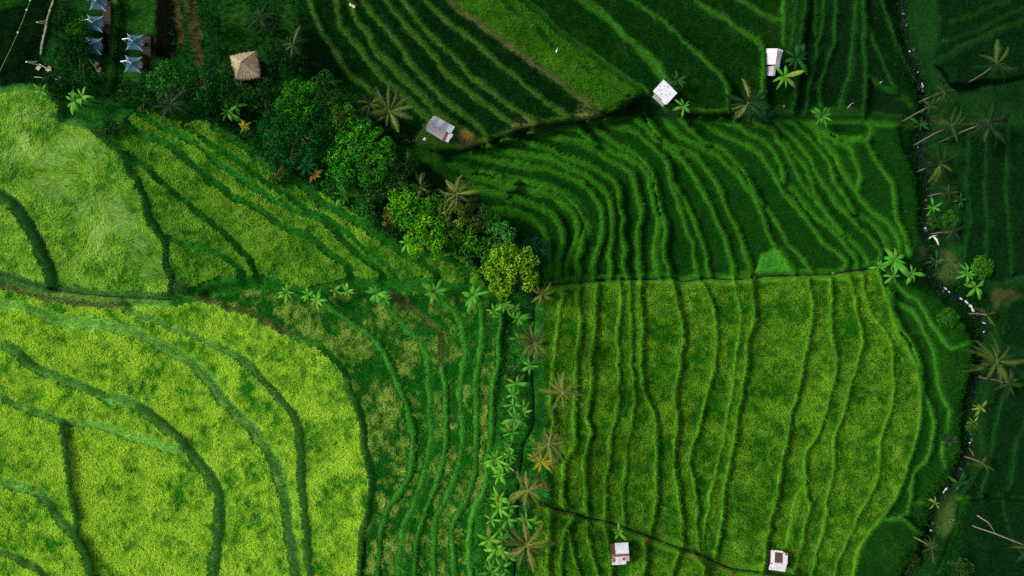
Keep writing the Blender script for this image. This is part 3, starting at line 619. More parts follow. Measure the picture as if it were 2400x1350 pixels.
# ------------------------------------------------------------------ grass and rice as blades
def blades(px, py, length, width, lift, tmin, tmax, col, az=None, mat=None, name='blades', origin=(0,0,0)):
    n = len(px); z = bil(Z, px, py)+lift; s = K*(H-z)/H
    p = np.stack([(px-1200)*s, (675-py)*s, z], -1)-np.array(origin)
    a = RNG.random(n)*2*PI if az is None else az
    th = np.radians(tmin+(tmax-tmin)*RNG.random(n))
    d = np.stack([np.cos(a)*np.cos(th), np.sin(a)*np.cos(th), np.sin(th)], -1)*length[:, None]
    w = np.stack([-np.sin(a), np.cos(a), (RNG.random(n)-0.5)*0.9], -1)*(width/2)[:, None]
    V = np.empty((n, 3, 3)); V[:, 0] = p-w; V[:, 1] = p+w; V[:, 2] = p+d
    return tri_mesh(name, V.reshape(-1, 3), np.arange(3*n).reshape(-1, 3), mat, col)

def scatter(mask, dens, lo=(-90,-70), hi=(2490,1420)):
    """random points inside the masked cells, dens per square metre (array or number)"""
    D = np.broadcast_to(dens, mask.shape)*((CELL*K)**2)
    ok = mask & (PX > lo[0]) & (PX < hi[0]) & (PY > lo[1]) & (PY < hi[1])
    j, i = np.nonzero(ok); n = RNG.poisson(D[j, i]); j = np.repeat(j, n); i = np.repeat(i, n)
    return GX[i]+(RNG.random(len(i))-0.5)*CELL, GY[j]+(RNG.random(len(j))-0.5)*CELL

# crop of each block: density, length, width, lift, droop range, green, ripe, ripeness offset, patchiness
CROP = {  # block colours also carry the fade into shade towards the top and right
 'A':  (150, .42, .064, .42, -20, 50, lin(62,136,32),  lin(156,200,64), .46, 1.4),
 'F':  (145, .40, .064, .42, -20, 50, lin(38,110,20),  lin(128,176,46), .42, 1.4),
 'L':  (150, .42, .066, .36, -20, 50, lin(46,134,26),  lin(166,206,54), .56, 2.0),
 'C':  (130, .40, .066, .28, -25, 55, lin(26,102,22),  lin(154,184,70), .12, 2.0),
 'T2': (120, .48, .065, .40, -20, 60, lin(40,102,18),  lin(78,134,28),  .40, 1.0),
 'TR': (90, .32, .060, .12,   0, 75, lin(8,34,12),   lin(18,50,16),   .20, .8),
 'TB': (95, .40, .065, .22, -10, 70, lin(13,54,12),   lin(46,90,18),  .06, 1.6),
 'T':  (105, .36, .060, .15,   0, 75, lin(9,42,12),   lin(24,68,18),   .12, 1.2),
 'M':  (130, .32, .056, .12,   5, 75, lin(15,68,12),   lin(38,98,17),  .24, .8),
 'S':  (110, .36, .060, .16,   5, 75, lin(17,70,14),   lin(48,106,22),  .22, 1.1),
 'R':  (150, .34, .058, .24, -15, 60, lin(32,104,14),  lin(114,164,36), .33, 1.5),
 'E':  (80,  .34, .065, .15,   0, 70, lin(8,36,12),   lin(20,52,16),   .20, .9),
}
HUTS_PX = [(570,152,34),(1035,302,44),(1558,217,36),(1815,145,34),(1453,1297,34),(1823,1315,36)]
clear = np.zeros((NY, NX), bool)
for hx, hy, hr in HUTS_PX: clear |= np.hypot(PX-hx, PY-hy) < hr*0.8
# wind-laid rice: swirls where the stalks lie flat
LODGE = [(140,400,75,2.2),(225,530,70,0.6),(190,350,60,1.4),(370,620,45,1.9),(280,500,55,2.6),(60,330,70,0.4),(330,590,40,2.4),(1240,105,55,2.2),(1300,150,30,-0.6),(1330,170,40,0.5)]

BLOCK_PHRASE = {
 'A': ('ripe yellow-green rice field', 'from the top among the ripe fields above the grassy path'),
 'F': ('yellow-green rice strip', 'up from the path in the slanting fan'),
 'L': ('lime yellow rice terrace', 'from the bottom corner among the ripe terraces'),
 'C': ('patchy green and yellow rice strip', 'from the ripe terraces towards the banana column'),
 'T2': ('bright green rice strip', 'of the bright band between the dark upper terraces'),
 'TR': ('very dark rice strip', 'from the two-part white hut to the stream'),
 'TB': ('dark mottled rice plot', 'from the bright band towards the two-part white hut'),
 'T': ('dark green slanting rice strip', 'from the thatched pavilion to the bright band'),
 'M': ('smooth deep green curved rice strip', 'outwards from the yellow-green tree'),
 'R': ('mid green rice strip', 'from the banana column below the straight ditch'),
 'S': ('smooth dark green curved rice plot', 'from the top along the near stream bank'),
 'E': ('shadowy dark rice plot', 'from the top on the far stream bank'),
}
ORDER = {'A': (0, 1), 'F': (1, -1), 'L': (1, -1), 'C': (1, -.2), 'T2': (1, -1), 'TR': (1, 0), 'TB': (1, -1), 'T': (1, -1), 'M': (1, -1), 'R': (1, 0.05), 'E': (0, 1), 'S': (0, 1)}
plots = {}
for i in idsF:
    m = REG == i
    ins = m & (PX > -2) & (PX < 2402) & (PY > -2) & (PY < 1352)
    if ins.sum() < 30: continue
    b = np.bincount(BK[m], minlength=len(BLOCKS)).argmax(); nm = BNAME[b]
    px, py = PX[ins].mean(), PY[ins].mean()
    plots.setdefault(nm, []).append((ORDER[nm][0]*px+ORDER[nm][1]*py, i, px, py))
edge = box3(box3((~fieldm).astype(float), 1), 1)
N_BLADES = 0
for nm, lst in plots.items():
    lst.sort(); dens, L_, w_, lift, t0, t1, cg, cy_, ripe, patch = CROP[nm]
    for k, (_s, rid, mx, my) in enumerate(lst):
        m = (REG == rid) & ~clear & (BD > 1.3)
        px, py = scatter(m, dens*(0.5+0.95*vnoise(PX, PY, 20, 61, 3)))
        n = len(px)
        if n < 40: continue
        org = ground_point(mx, my)
        rr = ripe+0.10*math.sin(rid*12.9898)
        big = vnoise(px, py, 46, 5, 3)-0.5; mid = vnoise(px, py, 13, 6, 2)-0.5
        q = rr+patch*(big*0.9+mid*0.8)+(RNG.random(n)-0.5)*0.55
        if nm == 'L': q += 0.14*np.clip((py-900)/450, 0, 1)+0.10*(1-np.clip(px/700, 0, 1))  # riper tone to the lower left also carries the brighter light there
        if nm == 'A': q += 0.10
        if nm == 'R': q += 0.12-0.25*np.clip(np.abs(px-1600)/500-0.3, 0, 1)+0.10*np.clip((px-1700)/300, 0, 1)
        lod = np.zeros(n); az = RNG.random(n)*2*PI
        if nm in ('A', 'F', 'L', 'C', 'R', 'T2'):                        # the wind leans whole patches one way
            az = np.where(RNG.random(n) < 0.6, 4*PI*vnoise(px, py, 55, 33, 3)+RNG.normal(size=n)*0.5, az)
        if nm in ('A', 'T2'):
            for (lx, ly, lr, la) in LODGE:
                f = np.clip(1.25-np.hypot(px-lx, py-ly)/lr, 0, 1)
                u = f > lod; lod = np.maximum(lod, f)
                az = np.where(u & (f > RNG.random(n)*0.6), la+(RNG.random(n)-0.5)*0.7+0.9*np.sin(np.hypot(px-lx, py-ly)/22), az)
            q += 0.25*lod if nm == 'A' else 0.4*lod
        q = np.clip(q, 0, 1)
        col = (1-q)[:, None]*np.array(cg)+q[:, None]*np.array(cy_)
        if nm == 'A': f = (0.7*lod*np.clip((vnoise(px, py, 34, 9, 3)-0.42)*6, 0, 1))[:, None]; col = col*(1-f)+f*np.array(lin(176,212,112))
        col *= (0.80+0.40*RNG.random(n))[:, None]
        short = np.clip((0.42-q)*1.6, 0, 1)                       # unripe hollows stand lower
        hgt = lift*(0.65+0.55*RNG.random(n))*(1-0.35*short)*(1-0.45*lod)
        me = blades(px, py, L_*(0.6+0.7*RNG.random(n))*(1+0.7*lod), w_*(0.7+0.6*RNG.random(n)), hgt, t0, t1, col, az, M_BLADE, 'rice_foliage', org)
        e = empty('rice_terrace', org)
        a_, b_ = BLOCK_PHRASE[nm]
        tag(e, f'{a_}, {ordw(k+1)} {b_}', 'rice terrace', 'rice terraces stepping down the hillside')
        c = link('rice_foliage', me, e); c['kind'] = 'stuff'
        N_BLADES += n

# grass on banks, paths and lawns
def grass(name, label, mask, dens, L_, w_, t0=15, t1=80, gain=1.15):
    px, py = scatter(mask, dens); n = len(px)
    i = np.clip(np.round((px-GX[0])/CELL).astype(int), 0, NX-1); j = np.clip(np.round((py-GY[0])/CELL).astype(int), 0, NY-1)
    col = GC[j, i]*gain*(0.70+0.6*RNG.random(n))[:, None]
    yel = (RNG.random(n) < 0.08)[:, None]; col = np.where(yel, col*np.array([1.7, 1.25, 1.1]), col)
    tall = 1+1.3*(RNG.random(n) < 0.06)
    me = blades(px, py, L_*(0.5+RNG.random(n))*tall, w_*(0.7+0.6*RNG.random(n)), 0.0*px, t0, t1, col, None, M_GRASS, name)
    tag(link(name, me), label, 'grass', kind='stuff')
bb2 = box3(bank.astype(float), 1) > 0.35
grass('bank_grass', 'rough grass growing on the banks between the terraces', bb2 & (CD > 2.5), 70, .30, .055)
grass('meadow_grass', 'lush grass beside the paths, lawns and gardens', ~bb2 & ~fieldm & (ZN != ZID['forest']) & (SD > 8) & (CD > 2.5), 45, .34, .06)
print('blades', N_BLADES)
# ------------------------------------------------------------------ trees and shrubs
M_BARK = solid('bark', lin(70,60,46), lin(104,94,74), scale=9, rough=0.9, bump=0.4)
M_PALEBARK = solid('pale_bark', lin(74,72,64), lin(116,110,98), scale=8, rough=0.9, bump=0.3)

def leaf_quads(P, Nn, size, col, aspect=0.62):
    """rhombic leaves centred at P with normals Nn"""
    n = len(P); r = RNG.normal(size=(n, 3)); t = np.cross(Nn, r); t /= np.linalg.norm(t, axis=1)[:, None]+1e-9
    b = np.cross(Nn, t); s = size[:, None]
    V = np.empty((n, 4, 3)); V[:, 0] = P-t*s; V[:, 1] = P+b*s*aspect*0.8-Nn*s*0.12; V[:, 2] = P+t*s; V[:, 3] = P-b*s*aspect*0.8-Nn*s*0.12
    return V.reshape(-1, 3), np.arange(4*n).reshape(-1, 4), col

def crown_mesh(R, hc, cd, cl, leaf, clump, dens=26, flat=0.75, seed=0, holes=0.18):
    g = np.random.default_rng(seed+5)
    nc = max(5, int(2.1*(R/clump)**2))
    th0 = g.random()*6
    cs = []; tries = 0
    while len(cs) < nc and tries < nc*25:
        tries += 1
        a = g.random()*2*PI; lim = R*(0.86+0.06*math.sin(3*a+th0)+0.08*math.sin(5*a+2*th0))
        r = math.sqrt(g.random())*lim
        q = np.array([r*math.cos(a), r*math.sin(a)])
        if all(np.hypot(*(q-c[:2])) > clump*0.72 for c in cs):
            z = hc*(math.sqrt(max(0.0, 1-(r/(lim+0.3))**2))*0.85+0.25*(g.random()-0.5))
            cs.append(np.array([q[0], q[1], z]))
    for c in list(cs):                                  # some lower side clumps
        if g.random() < 0.5: cs.append(np.array([c[0]*1.02, c[1]*1.02, c[2]-clump*(0.7+0.6*g.random())]))
    P = []; Nn = []; Cc = []
    for c in cs:
        if g.random() < holes: continue
        rc = clump*(0.6+0.55*g.random()); n = int(dens*2*PI*rc*rc*0.8)
        d = g.normal(size=(n, 3)); d[:, 2] = np.abs(d[:, 2])*0.9-0.25; d /= np.linalg.norm(d, axis=1)[:, None]
        rad = rc*(0.62+0.42*g.random(n)); p = c+d*rad[:, None]*np.array([1, 1, flat])
        nn = d+g.normal(size=(n, 3))*0.45; nn /= np.linalg.norm(nn, axis=1)[:, None]
        q = np.clip(g.random()*0.75+0.45*(g.random(n)-0.35), 0, 1)[:, None]
        P.append(p); Nn.append(nn); Cc.append(((1-q)*np.array(cd)+q*np.array(cl))*(0.75+0.5*g.random(n))[:, None])
    P = np.concatenate(P); Nn = np.concatenate(Nn); Cc = np.concatenate(Cc)
    V, F, C = leaf_quads(P, Nn, leaf*(0.7+0.6*g.random(len(P))), Cc)
    return tri_mesh('crown', V, F, M_TREE, C), cs

def tree(px, py, rpx, h, cd, cl, label, leaf=0.17, clump=0.85, name='broadleaf_tree', cat='tree', group=None, dens=24, holes=0.2, flat=0.75):
    c = under(px, py, h); z = c.z+h; s = K*(H-z)/H; R = rpx*s
    e = empty(name, c); tag(e, label, cat, group)
    hc = min(R*0.62, h*0.7)
    me, cs = crown_mesh(R, hc, cd, cl, leaf, clump, dens, flat, seed=int(px*7+py), holes=holes)
    link('crown', me, e, loc=(0, 0, h-hc))
    mb = MB(); r0 = 0.045*R+0.05; top = h-hc*0.7
    lean = Vector((random.uniform(-.1,.1)*R, random.uniform(-.1,.1)*R, 0))
    mb.tube([(0,0,-0.3), tuple(lean*0.3+Vector((0,0,top*0.5))), tuple(lean+Vector((0,0,top)))], [r0*1.5, r0, r0*0.75], 7)
    for q in cs[:7]:
        v = Vector((q[0], q[1], q[2]+h-hc)); b = lean*0.8+Vector((0,0,top*0.8))
        mb.tube([tuple(b), tuple((b+v)/2+Vector((0,0,0.1*R))), tuple(v)], [r0*0.6, r0*0.35, r0*0.15], 5)
    mb.obj('trunk', M_BARK, e, smooth=True)
    return e

G = 'trees of the wooded strip'
TREES = [
 (680,300,88,9.0, lin(16,66,22), lin(34,104,34), 'largest dark green tree with fine even foliage in the wooded strip', .14,.70),
 (692,232,54,9.5, lin(26,86,18), lin(64,138,28), 'mid green tree with a lighter crown at the upper end of the woods', .16,.75),
 (775,268,56,8.0, lin(34,76,20), lin(80,128,34), 'loose olive green tree beside the dark slanting terraces', .16,.75),
 (838,352,92,8.5, lin(20,92,20), lin(74,156,32), 'broad bright leaved tree in the middle of the woods', .17,.80),
 (912,392,66,7.0, lin(22,58,20), lin(56,98,40), 'dull olive tree with feathery foliage beside the grey tin hut', .14,.70),
 (965,492,58,6.5, lin(32,112,14), lin(88,158,26), 'bright green round tree in the lower woods', .18,.85),
 (1000,548,56,6.5, lin(40,122,14), lin(112,168,30), 'vivid green tree reaching furthest over the rice strips', .18,.85),
 (1058,520,54,6.2, lin(46,96,22), lin(118,150,44), 'olive tinted tree between the vivid tree and the curved terraces', .17,.85),
 (1112,505,42,5.8, lin(34,66,24), lin(78,104,44), 'dark olive tree touching the curved terraces', .15,.75),
 (1085,568,42,5.0, lin(26,104,18), lin(82,152,32), 'small fresh green tree over the lower rice plots', .16,.80),
 (1176,556,42,5.4, lin(26,98,28), lin(66,142,48), 'cool green tree above the yellow-green tree', .16,.80),
 (1196,632,70,6.4, lin(58,118,14), lin(138,174,36), 'yellow-green tree at the lower tip of the woods', .19,.85),
 (858,482,34,4.2, lin(20,92,26), lin(58,136,34), 'small dense green tree at the edge of the slanting strips', .15,.70),
 (918,505,30,4.5, lin(52,66,22), lin(108,106,42), 'small brownish tree among the green ones', .15,.70),
 (935,455,38,5.5, lin(36,104,16), lin(116,166,30), 'small yellow-tipped tree next to the pale palm', .17,.80),
 (1140,590,30,4.2, lin(24,86,18), lin(74,138,34), 'little green tree squeezed between the lower woods crowns', .15,.75),
 (385,192,54,5.0, lin(16,60,18), lin(58,124,44), 'dark tree with glinting leaves below the lone lower parasol', .17,.80),
 (456,196,44,5.0, lin(14,54,18), lin(46,108,40), 'dark tree beside the brown garden strips', .17,.80),
 (610,225,46,5.5, lin(12,42,16), lin(30,76,28), 'shadowy tree below the thatched pavilion', .16,.80),
 (660,120,50,5.5, lin(10,38,14), lin(26,66,24), 'very dark tree beyond the thatched pavilion', .16,.80),
 (620,60,44,5.0, lin(12,42,14), lin(30,70,24), 'very dark tree at the top edge beyond the pavilion', .16,.80),
 (640,345,44,6.0, lin(16,62,20), lin(36,98,32), 'dark green tree crowding the largest dark tree from below', .15,.7),
 (745,330,46,6.5, lin(16,66,20), lin(40,110,32), 'dark green tree filling the gap between the two broadest crowns', .15,.7),
 (760,205,40,6.5, lin(20,62,18), lin(56,104,28), 'olive green tree top at the head of the woods', .15,.7),
 (790,420,44,5.5, lin(20,78,22), lin(54,126,34), 'mid green tree below the broad bright leaved tree', .15,.7),
 (870,440,44,5.5, lin(22,64,22), lin(56,104,38), 'dull green tree behind the small dense tree', .14,.7),
 (1030,480,40,5.5, lin(34,88,18), lin(88,140,34), 'leafy green tree behind the olive tinted tree', .16,.75),
 (1150,520,34,5.0, lin(26,84,24), lin(64,124,40), 'small green tree between the dark olive and the cool green tree', .15,.7),
 (530,212,36,4.5, lin(14,50,16), lin(34,84,26), 'dark tree left of the pavilion foot', .15,.7),
 (330,232,36,3.5, lin(14,52,16), lin(36,90,28), 'low dark tree at the top of the slanting strips', .14,.65),
 (470,245,36,4.0, lin(14,50,16), lin(32,84,26), 'low dark tree above the middle of the slanting strips', .14,.65),
]
for t in TREES:
    tree(t[0], t[1], t[2], t[3], t[4], t[5], t[6], t[7], t[8], group=G)
SHRUBS = [
 (1252,592,40,2.6, lin(22,66,42), lin(40,96,62), 'blue-green bushy shrub beside the yellow-green tree', .13,.45),
 (1212,880,24,1.6, lin(22,54,18), lin(46,82,28), 'dark rounded shrub in the banana column', .12,.40),
 (150,40,32,3.0, lin(10,40,14), lin(26,70,22), 'dark garden shrub left of the topmost parasol', .15,.60),
 (176,62,26,3.0, lin(30,84,16), lin(62,118,26), 'yellowish green shrub left of the second parasol', .15,.60),
 (172,110,34,3.0, lin(12,44,14), lin(30,76,22), 'dark shrub left of the third parasol', .15,.60),
 (140,130,28,2.5, lin(18,62,16), lin(40,94,24), 'rough green shrub behind the pale poles', .15,.60),
 (190,180,32,2.5, lin(22,58,18), lin(48,88,30), 'brownish green shrub below the bamboo frame', .14,.55),
 (120,195,30,2.2, lin(14,48,18), lin(34,78,26), 'low shrub below the white rail', .14,.55),
 (300,215,34,2.0, lin(16,54,18), lin(34,84,28), 'low leafy shrub at the end of the garden hedge', .14,.55),
 (255,300,24,1.4, lin(12,44,20), lin(28,74,32), 'dark low shrub on the grassy slope', .12,.45),
 (498,60,26,2.6, lin(12,48,18), lin(26,74,26), 'dark shrub at the top of the brown garden strips', .14,.55),
 (508,110,24,2.6, lin(12,50,18), lin(28,80,26), 'dark shrub halfway down the brown garden strips', .14,.55),
 (520,165,26,2.6, lin(16,60,18), lin(44,100,30), 'leafy shrub left of the thatched pavilion', .14,.55),
 (690,160,26,3.0, lin(14,46,16), lin(34,76,26), 'dark shrub on the bank right of the pavilion', .14,.55),
 (650,408,26,2.0, lin(24,56,18), lin(56,90,32), 'olive shrub under the largest dark tree', .13,.5),
 (1792,266,24,1.2, lin(20,66,36), lin(48,104,60), 'spiky blue-green shrub beside the leaning palm', .13,.40),
 (2306,628,30,2.2, lin(30,84,18), lin(76,134,32), 'round leafy shrub on the far bank', .14,.50),
 (2232,515,22,2.0, lin(26,76,18), lin(62,116,28), 'small leafy shrub on the far bank', .13,.45),
 (2185,520,18,1.5, lin(24,70,20), lin(54,104,34), 'small shrub hugging the stream', .13,.45),
 (2225,745,26,1.5, lin(24,84,18), lin(54,120,28), 'low shrub on the inner bend of the stream', .13,.45),
 (420,672,20,1.4, lin(30,84,26), lin(64,118,44), 'low green shrub with bare twigs beside the grassy path', .12,.40),
 (2222,1030,16,1.2, lin(20,62,20), lin(44,88,32), 'small shrub with bare white twigs near the stream', .12,.40),
 (2280,1000,20,1.4, lin(24,72,22), lin(56,108,30), 'small shrub under the yellow leaves by the stream', .12,.40),
 (2200,1300,30,1.8, lin(20,56,18), lin(48,86,30), 'tangled shrub at the lower end of the stream', .13,.45),
 (2165,1340,26,1.6, lin(16,50,16), lin(40,76,26), 'dark shrub where the stream leaves the picture', .13,.45),
]
for t in SHRUBS:
    tree(t[0], t[1], t[2], t[3], t[4], t[5], t[6], t[7], t[8], name='shrub', cat='shrub', group='shrubs around the fields', dens=34, holes=0.05)
# clipped hedge along the lawn
hp = [(287,-70),(286,0),(282,70),(276,140),(270,205)]
P = []; Nn = []
for q in smooth_line(hp, 40):
    b = ground_point(*q)
    for _ in range(9):
        d = Vector((random.gauss(0,1), random.gauss(0,1), abs(random.gauss(0,1)))).normalized()
        P.append((b.x+d.x*0.45, b.y+random.uniform(-.2,.2), b.z+0.4+d.z*0.5)); Nn.append(tuple(d))
P = np.array(P); Nn = np.array(Nn); org = ground_point(282, 70)
V, F, C = leaf_quads(P-np.array(org), Nn, 0.12*(0.7+0.6*RNG.random(len(P))), np.array(lin(12,36,14))*(0.6+0.9*RNG.random(len(P)))[:, None])
e = empty('hedge', org); tag(e, 'long dark clipped hedge between the lawn strips by the parasols', 'hedge')
c = link('foliage', tri_mesh('foliage', V, F, M_TREE, C), e); c['kind'] = 'stuff'
# undergrowth
def undergrowth(name, label, mask, dens, cd, cl, leaf, hmax):
    px, py = scatter(mask, dens); n = len(px); m = 9
    cd = np.array(cd); cl = np.array(cl)
    z = bil(Z, px, py); s = K*(H-z)/H
    c = np.stack([(px-1200)*s, (675-py)*s, z], -1)
    P = np.repeat(c, m, 0); d = RNG.normal(size=(n*m, 3)); d[:, 2] = np.abs(d[:, 2])+0.2; d /= np.linalg.norm(d, axis=1)[:, None]
    P = P+d*(np.repeat(0.25+hmax*RNG.random(n), m)*(0.5+0.6*RNG.random(n*m)))[:, None]
    q = np.clip(np.repeat(RNG.random(n), m)+0.4*(RNG.random(n*m)-0.5), 0, 1)[:, None]
    col = ((1-q)*cd+q*cl)*(0.7+0.6*RNG.random(n*m))[:, None]
    V, F, C = leaf_quads(P, d+RNG.normal(size=d.shape)*0.3, leaf*(0.7+0.6*RNG.random(n*m)), col)
    tag(link(name, tri_mesh(name, V, F, M_TREE, C)), label, 'undergrowth', kind='stuff')
undergrowth('forest_undergrowth', 'dark tangled undergrowth on the floor of the woods', (ZN == ZID['forest']) & (CD > 4), 4.5, lin(10,40,12), lin(30,84,26), .15, 1.1)
gm = (ZN == ZID['garden']) & (((PX > 400) & (PX < 720)) | (PY > 185) | ((PX > 125) & (PX < 200)))
undergrowth('garden_undergrowth', 'dark leafy growth among the garden strips', gm, 1.3, lin(10,40,12), lin(30,78,24), .13, .5)
undergrowth('ravine_undergrowth', 'dark weeds on the banks of the stream', (SD > 3) & (SD < 60), 0.6+9*np.exp(-((SD-8)/9.0)**2), lin(12,44,14), lin(32,86,24), .13, .55)
bm = (ZN == ZID['bananas']) & (PX < 1250)
undergrowth('banana_undergrowth', 'weeds and small leaves under the banana column', bm & (CD > 4), 3.2, lin(20,72,20), lin(50,122,34), .12, .45)

# ------------------------------------------------------------------ banana plants
def strip_leaf(droop, width, seed, n=7, fold=0.22):
    g = random.Random(seed); mb = MB(); V = []; F = []
    for i in range(n+1):
        t = i/n; x = t*0.97; z = 0.30*math.sin(min(t*1.5, 1.6))-droop*t*t
        prof = 0.10 if t < 0.08 else math.sin(PI*min(1.0, (t-0.03)/0.98))**0.55
        w = width*prof*(0.85+0.3*g.random()) if i < n else 0.006
        w = max(w, 0.012)
        V += [(x-0.03*g.random(), w, z-fold*w), (x, 0, z), (x-0.03*g.random(), -w, z-fold*w)]
    for i in range(n):
        b = 3*i; F += [(b, b+1, b+4, b+3), (b+1, b+2, b+5, b+4)]
    mb.add(V, F); return mb
BAN = {'bright': leafy('banana_bright', lin(54,124,18), lin(108,168,42), .30), 'green': leafy('banana_green', lin(34,104,18), lin(84,150,40), .28),
       'dark': leafy('banana_dark', lin(11,50,16), lin(30,82,26), .25), 'blue': leafy('banana_blue', lin(16,84,46), lin(34,124,62), .25),
       'yellow': leafy('banana_yellow', lin(96,90,30), lin(164,128,54), .3), 'olive': leafy('banana_olive', lin(62,96,28), lin(124,146,50), .3)}
LEAFM = {}
def leafmesh(hue, k):
    if (hue, k) not in LEAFM:
        LEAFM[(hue, k)] = strip_leaf([0.10, 0.34, 0.62][k], [0.115, 0.135, 0.12][k], 40+k*7).mesh('leaf', BAN[hue])
    return LEAFM[(hue, k)]
M_STEM = solid('banana_stem', lin(78,108,48), lin(116,120,64), scale=6, rough=0.7)
def banana(px, py, rpx, label, hue='green', n=8, h=2.7, group=None, base=None, name='banana_plant', stem=None, yaw0=None):
    if base is None:
        c = under(px, py, h); top = Vector((0, 0, h))
    else:
        c = ground_point(*base); z = c.z+h; x, y = to_world(px, py, z); top = Vector((x, y, z))-c
    z = c.z+h; L = rpx*K*(H-z)/H*1.08
    e = empty(name, c); tag(e, label, 'banana plant', group)
    r = 0.10
    MB().tube([(0,0,-0.15), tuple(top*0.5+Vector((0,0,0.1))), tuple(top+Vector((0,0,0.15)))], [r*1.3, r, r*0.6], 7).obj('stem', stem or M_STEM, e, smooth=True)
    y0 = random.random()*2*PI if yaw0 is None else yaw0
    for i in range(n):
        k = random.choice((0, 1, 1, 1, 2)); yaw = y0+2*PI*i/n+random.uniform(-.28, .28)
        hu = hue
        if random.random() < 0.06 and hue in ('green', 'bright'): hu = 'olive'
        sc = L*random.uniform(0.55, 1.15)
        link('leaf', leafmesh(hu, k), e, loc=top+Vector((0, 0, 0.05+0.02*i)), rot=(random.uniform(-.25, .25), random.uniform(-.45, .35), yaw), scale=(sc, sc*random.uniform(.7, 1.15), sc))
    return e
ROW = [(673,684,25,'bright',8),(722,692,20,'bright',7),(744,704,26,'bright',8),(785,680,20,'olive',6),(815,684,20,'bright',7),(884,688,30,'green',9),(903,702,26,'green',8),(1020,684,36,'green',11),(1110,692,36,'green',10)]
for i, (x, y, r, hu, n) in enumerate(ROW):
    banana(x, y, r, f'banana plant, {ordw(i+1)} from the left in the row along the grassy path', hu, n, h=2.2, group='banana plants along the grassy path')
COLM = [(1158,729,24,'green',8),(1182,711,30,'green',8),(1206,726,24,'green',7),(1215,745,28,'green',8),(1218,794,24,'green',7),(1212,858,20,'dark',6),(1242,857,26,'green',7),
        (1209,899,30,'green',7),(1202,926,26,'green',6),(1204,948,24,'green',7),(1226,967,34,'green',8),(1207,982,32,'green',7),(1200,1013,34,'green',8),(1192,1048,22,'green',5),
        (1161,1076,30,'bright',9),(1180,1090,30,'bright',9),(1197,1068,24,'green',7),(1169,1112,28,'bright',6),(1169,1168,26,'bright',9),(1170,1190,28,'bright',8),(1190,1187,24,'green',7),
        (1153,1217,28,'bright',5),(1190,1216,28,'green',6),(1234,1219,24,'green',5),(1249,1227,24,'green',6),(1146,1265,36,'bright',7),(1178,1262,28,'green',7),(1164,1285,30,'bright',8),
        (1176,1290,24,'bright',7),(1162,1304,26,'green',7),(1190,1303,24,'green',6),(1176,1328,26,'green',6),(1153,1340,30,'green',7),(1174,1352,26,'green',6)]
COLM.sort(key=lambda t: t[1])
for i, (x, y, r, hu, n) in enumerate(COLM):
    banana(x, y, r, f'banana plant, {ordw(i+1)} from the top in the crowded column beside the ditch', hu, n, h=random.uniform(1.9, 2.8), group='banana plants in the column beside the ditch')
for x, y, r, hu, n, lab in [
    (1450,1247,22,'bright',8,'single banana plant above the hut with the brown-edged roof'),
    (552,250,36,'green',8,'tall banana plant with a pale leaning stem below the thatched pavilion'),
    (534,264,34,'green',7,'banana plant left of the one with the pale leaning stem'),
    (176,238,30,'green',8,'banana plant at the foot of the garden above the ripe field'),
    (194,228,28,'bright',7,'upright bright banana plant beside the garden foot'),
    (100,216,24,'green',7,'banana plant at the tip of the ripe field'),
    (720,388,26,'blue',9,'bluish green banana plant at the lower edge of the woods'),
    (738,412,22,'yellow',7,'withered orange banana plant at the edge of the woods'),
    (808,452,40,'green',9,'large dark banana plant between the small dense tree and the strips'),
    (955,570,32,'bright',7,'pale green banana plant in front of the vivid green tree'),
    (1102,602,20,'dark',6,'small dark banana plant under the fresh green tree'),
    (1588,190,26,'dark',7,'dark banana plant behind the white hut with the rust streak'),
    (1602,250,24,'green',7,'banana plant below the white hut with the rust streak'),
    (1866,138,42,'dark',13,'large dark banana plant touching the two-part white hut'),
    (1838,180,36,'green',9,'banana plant beside the lower annex of the two-part white hut'),
    (1926,272,32,'green',11,'banana plant with many thin leaves on the dark upper path'),
    (2096,610,42,'green',10,'spreading banana plant at the end of the straight ditch'),
    (2060,626,24,'green',6,'small banana plant left of the spreading one at the ditch end'),
    (2136,640,26,'green',7,'banana plant right of the spreading one at the ditch end'),
    (2092,648,22,'green',6,'low banana plant under the ditch end'),
    (2166,490,24,'green',6,'small banana plant beside the upper stream pool'),
    (2193,612,26,'dark',8,'dark banana plant over the stream bend'),
    (2266,640,28,'green',8,'upper of two banana plants on the far bank'),
    (2262,672,30,'green',8,'lower of two banana plants on the far bank'),
    (2156,292,28,'dark',8,'blackish banana plant beside the thin pale trunk'),
    (2272,948,24,'olive',6,'yellowing banana plant by the lower stream'),
    (2280,990,22,'olive',6,'small yellowing banana plant hanging over the stream'),
    (2236,1128,28,'dark',8,'dark banana plant below the broad leaved palm'),
    (2190,1178,18,'olive',5,'tiny yellowing banana plant above the white stone'),
    (2250,470,22,'dark',6,'dark banana plant lost in the far bank shade')]:
    banana(x, y, r, lab, hu, n, h=random.uniform(1.8, 2.6))

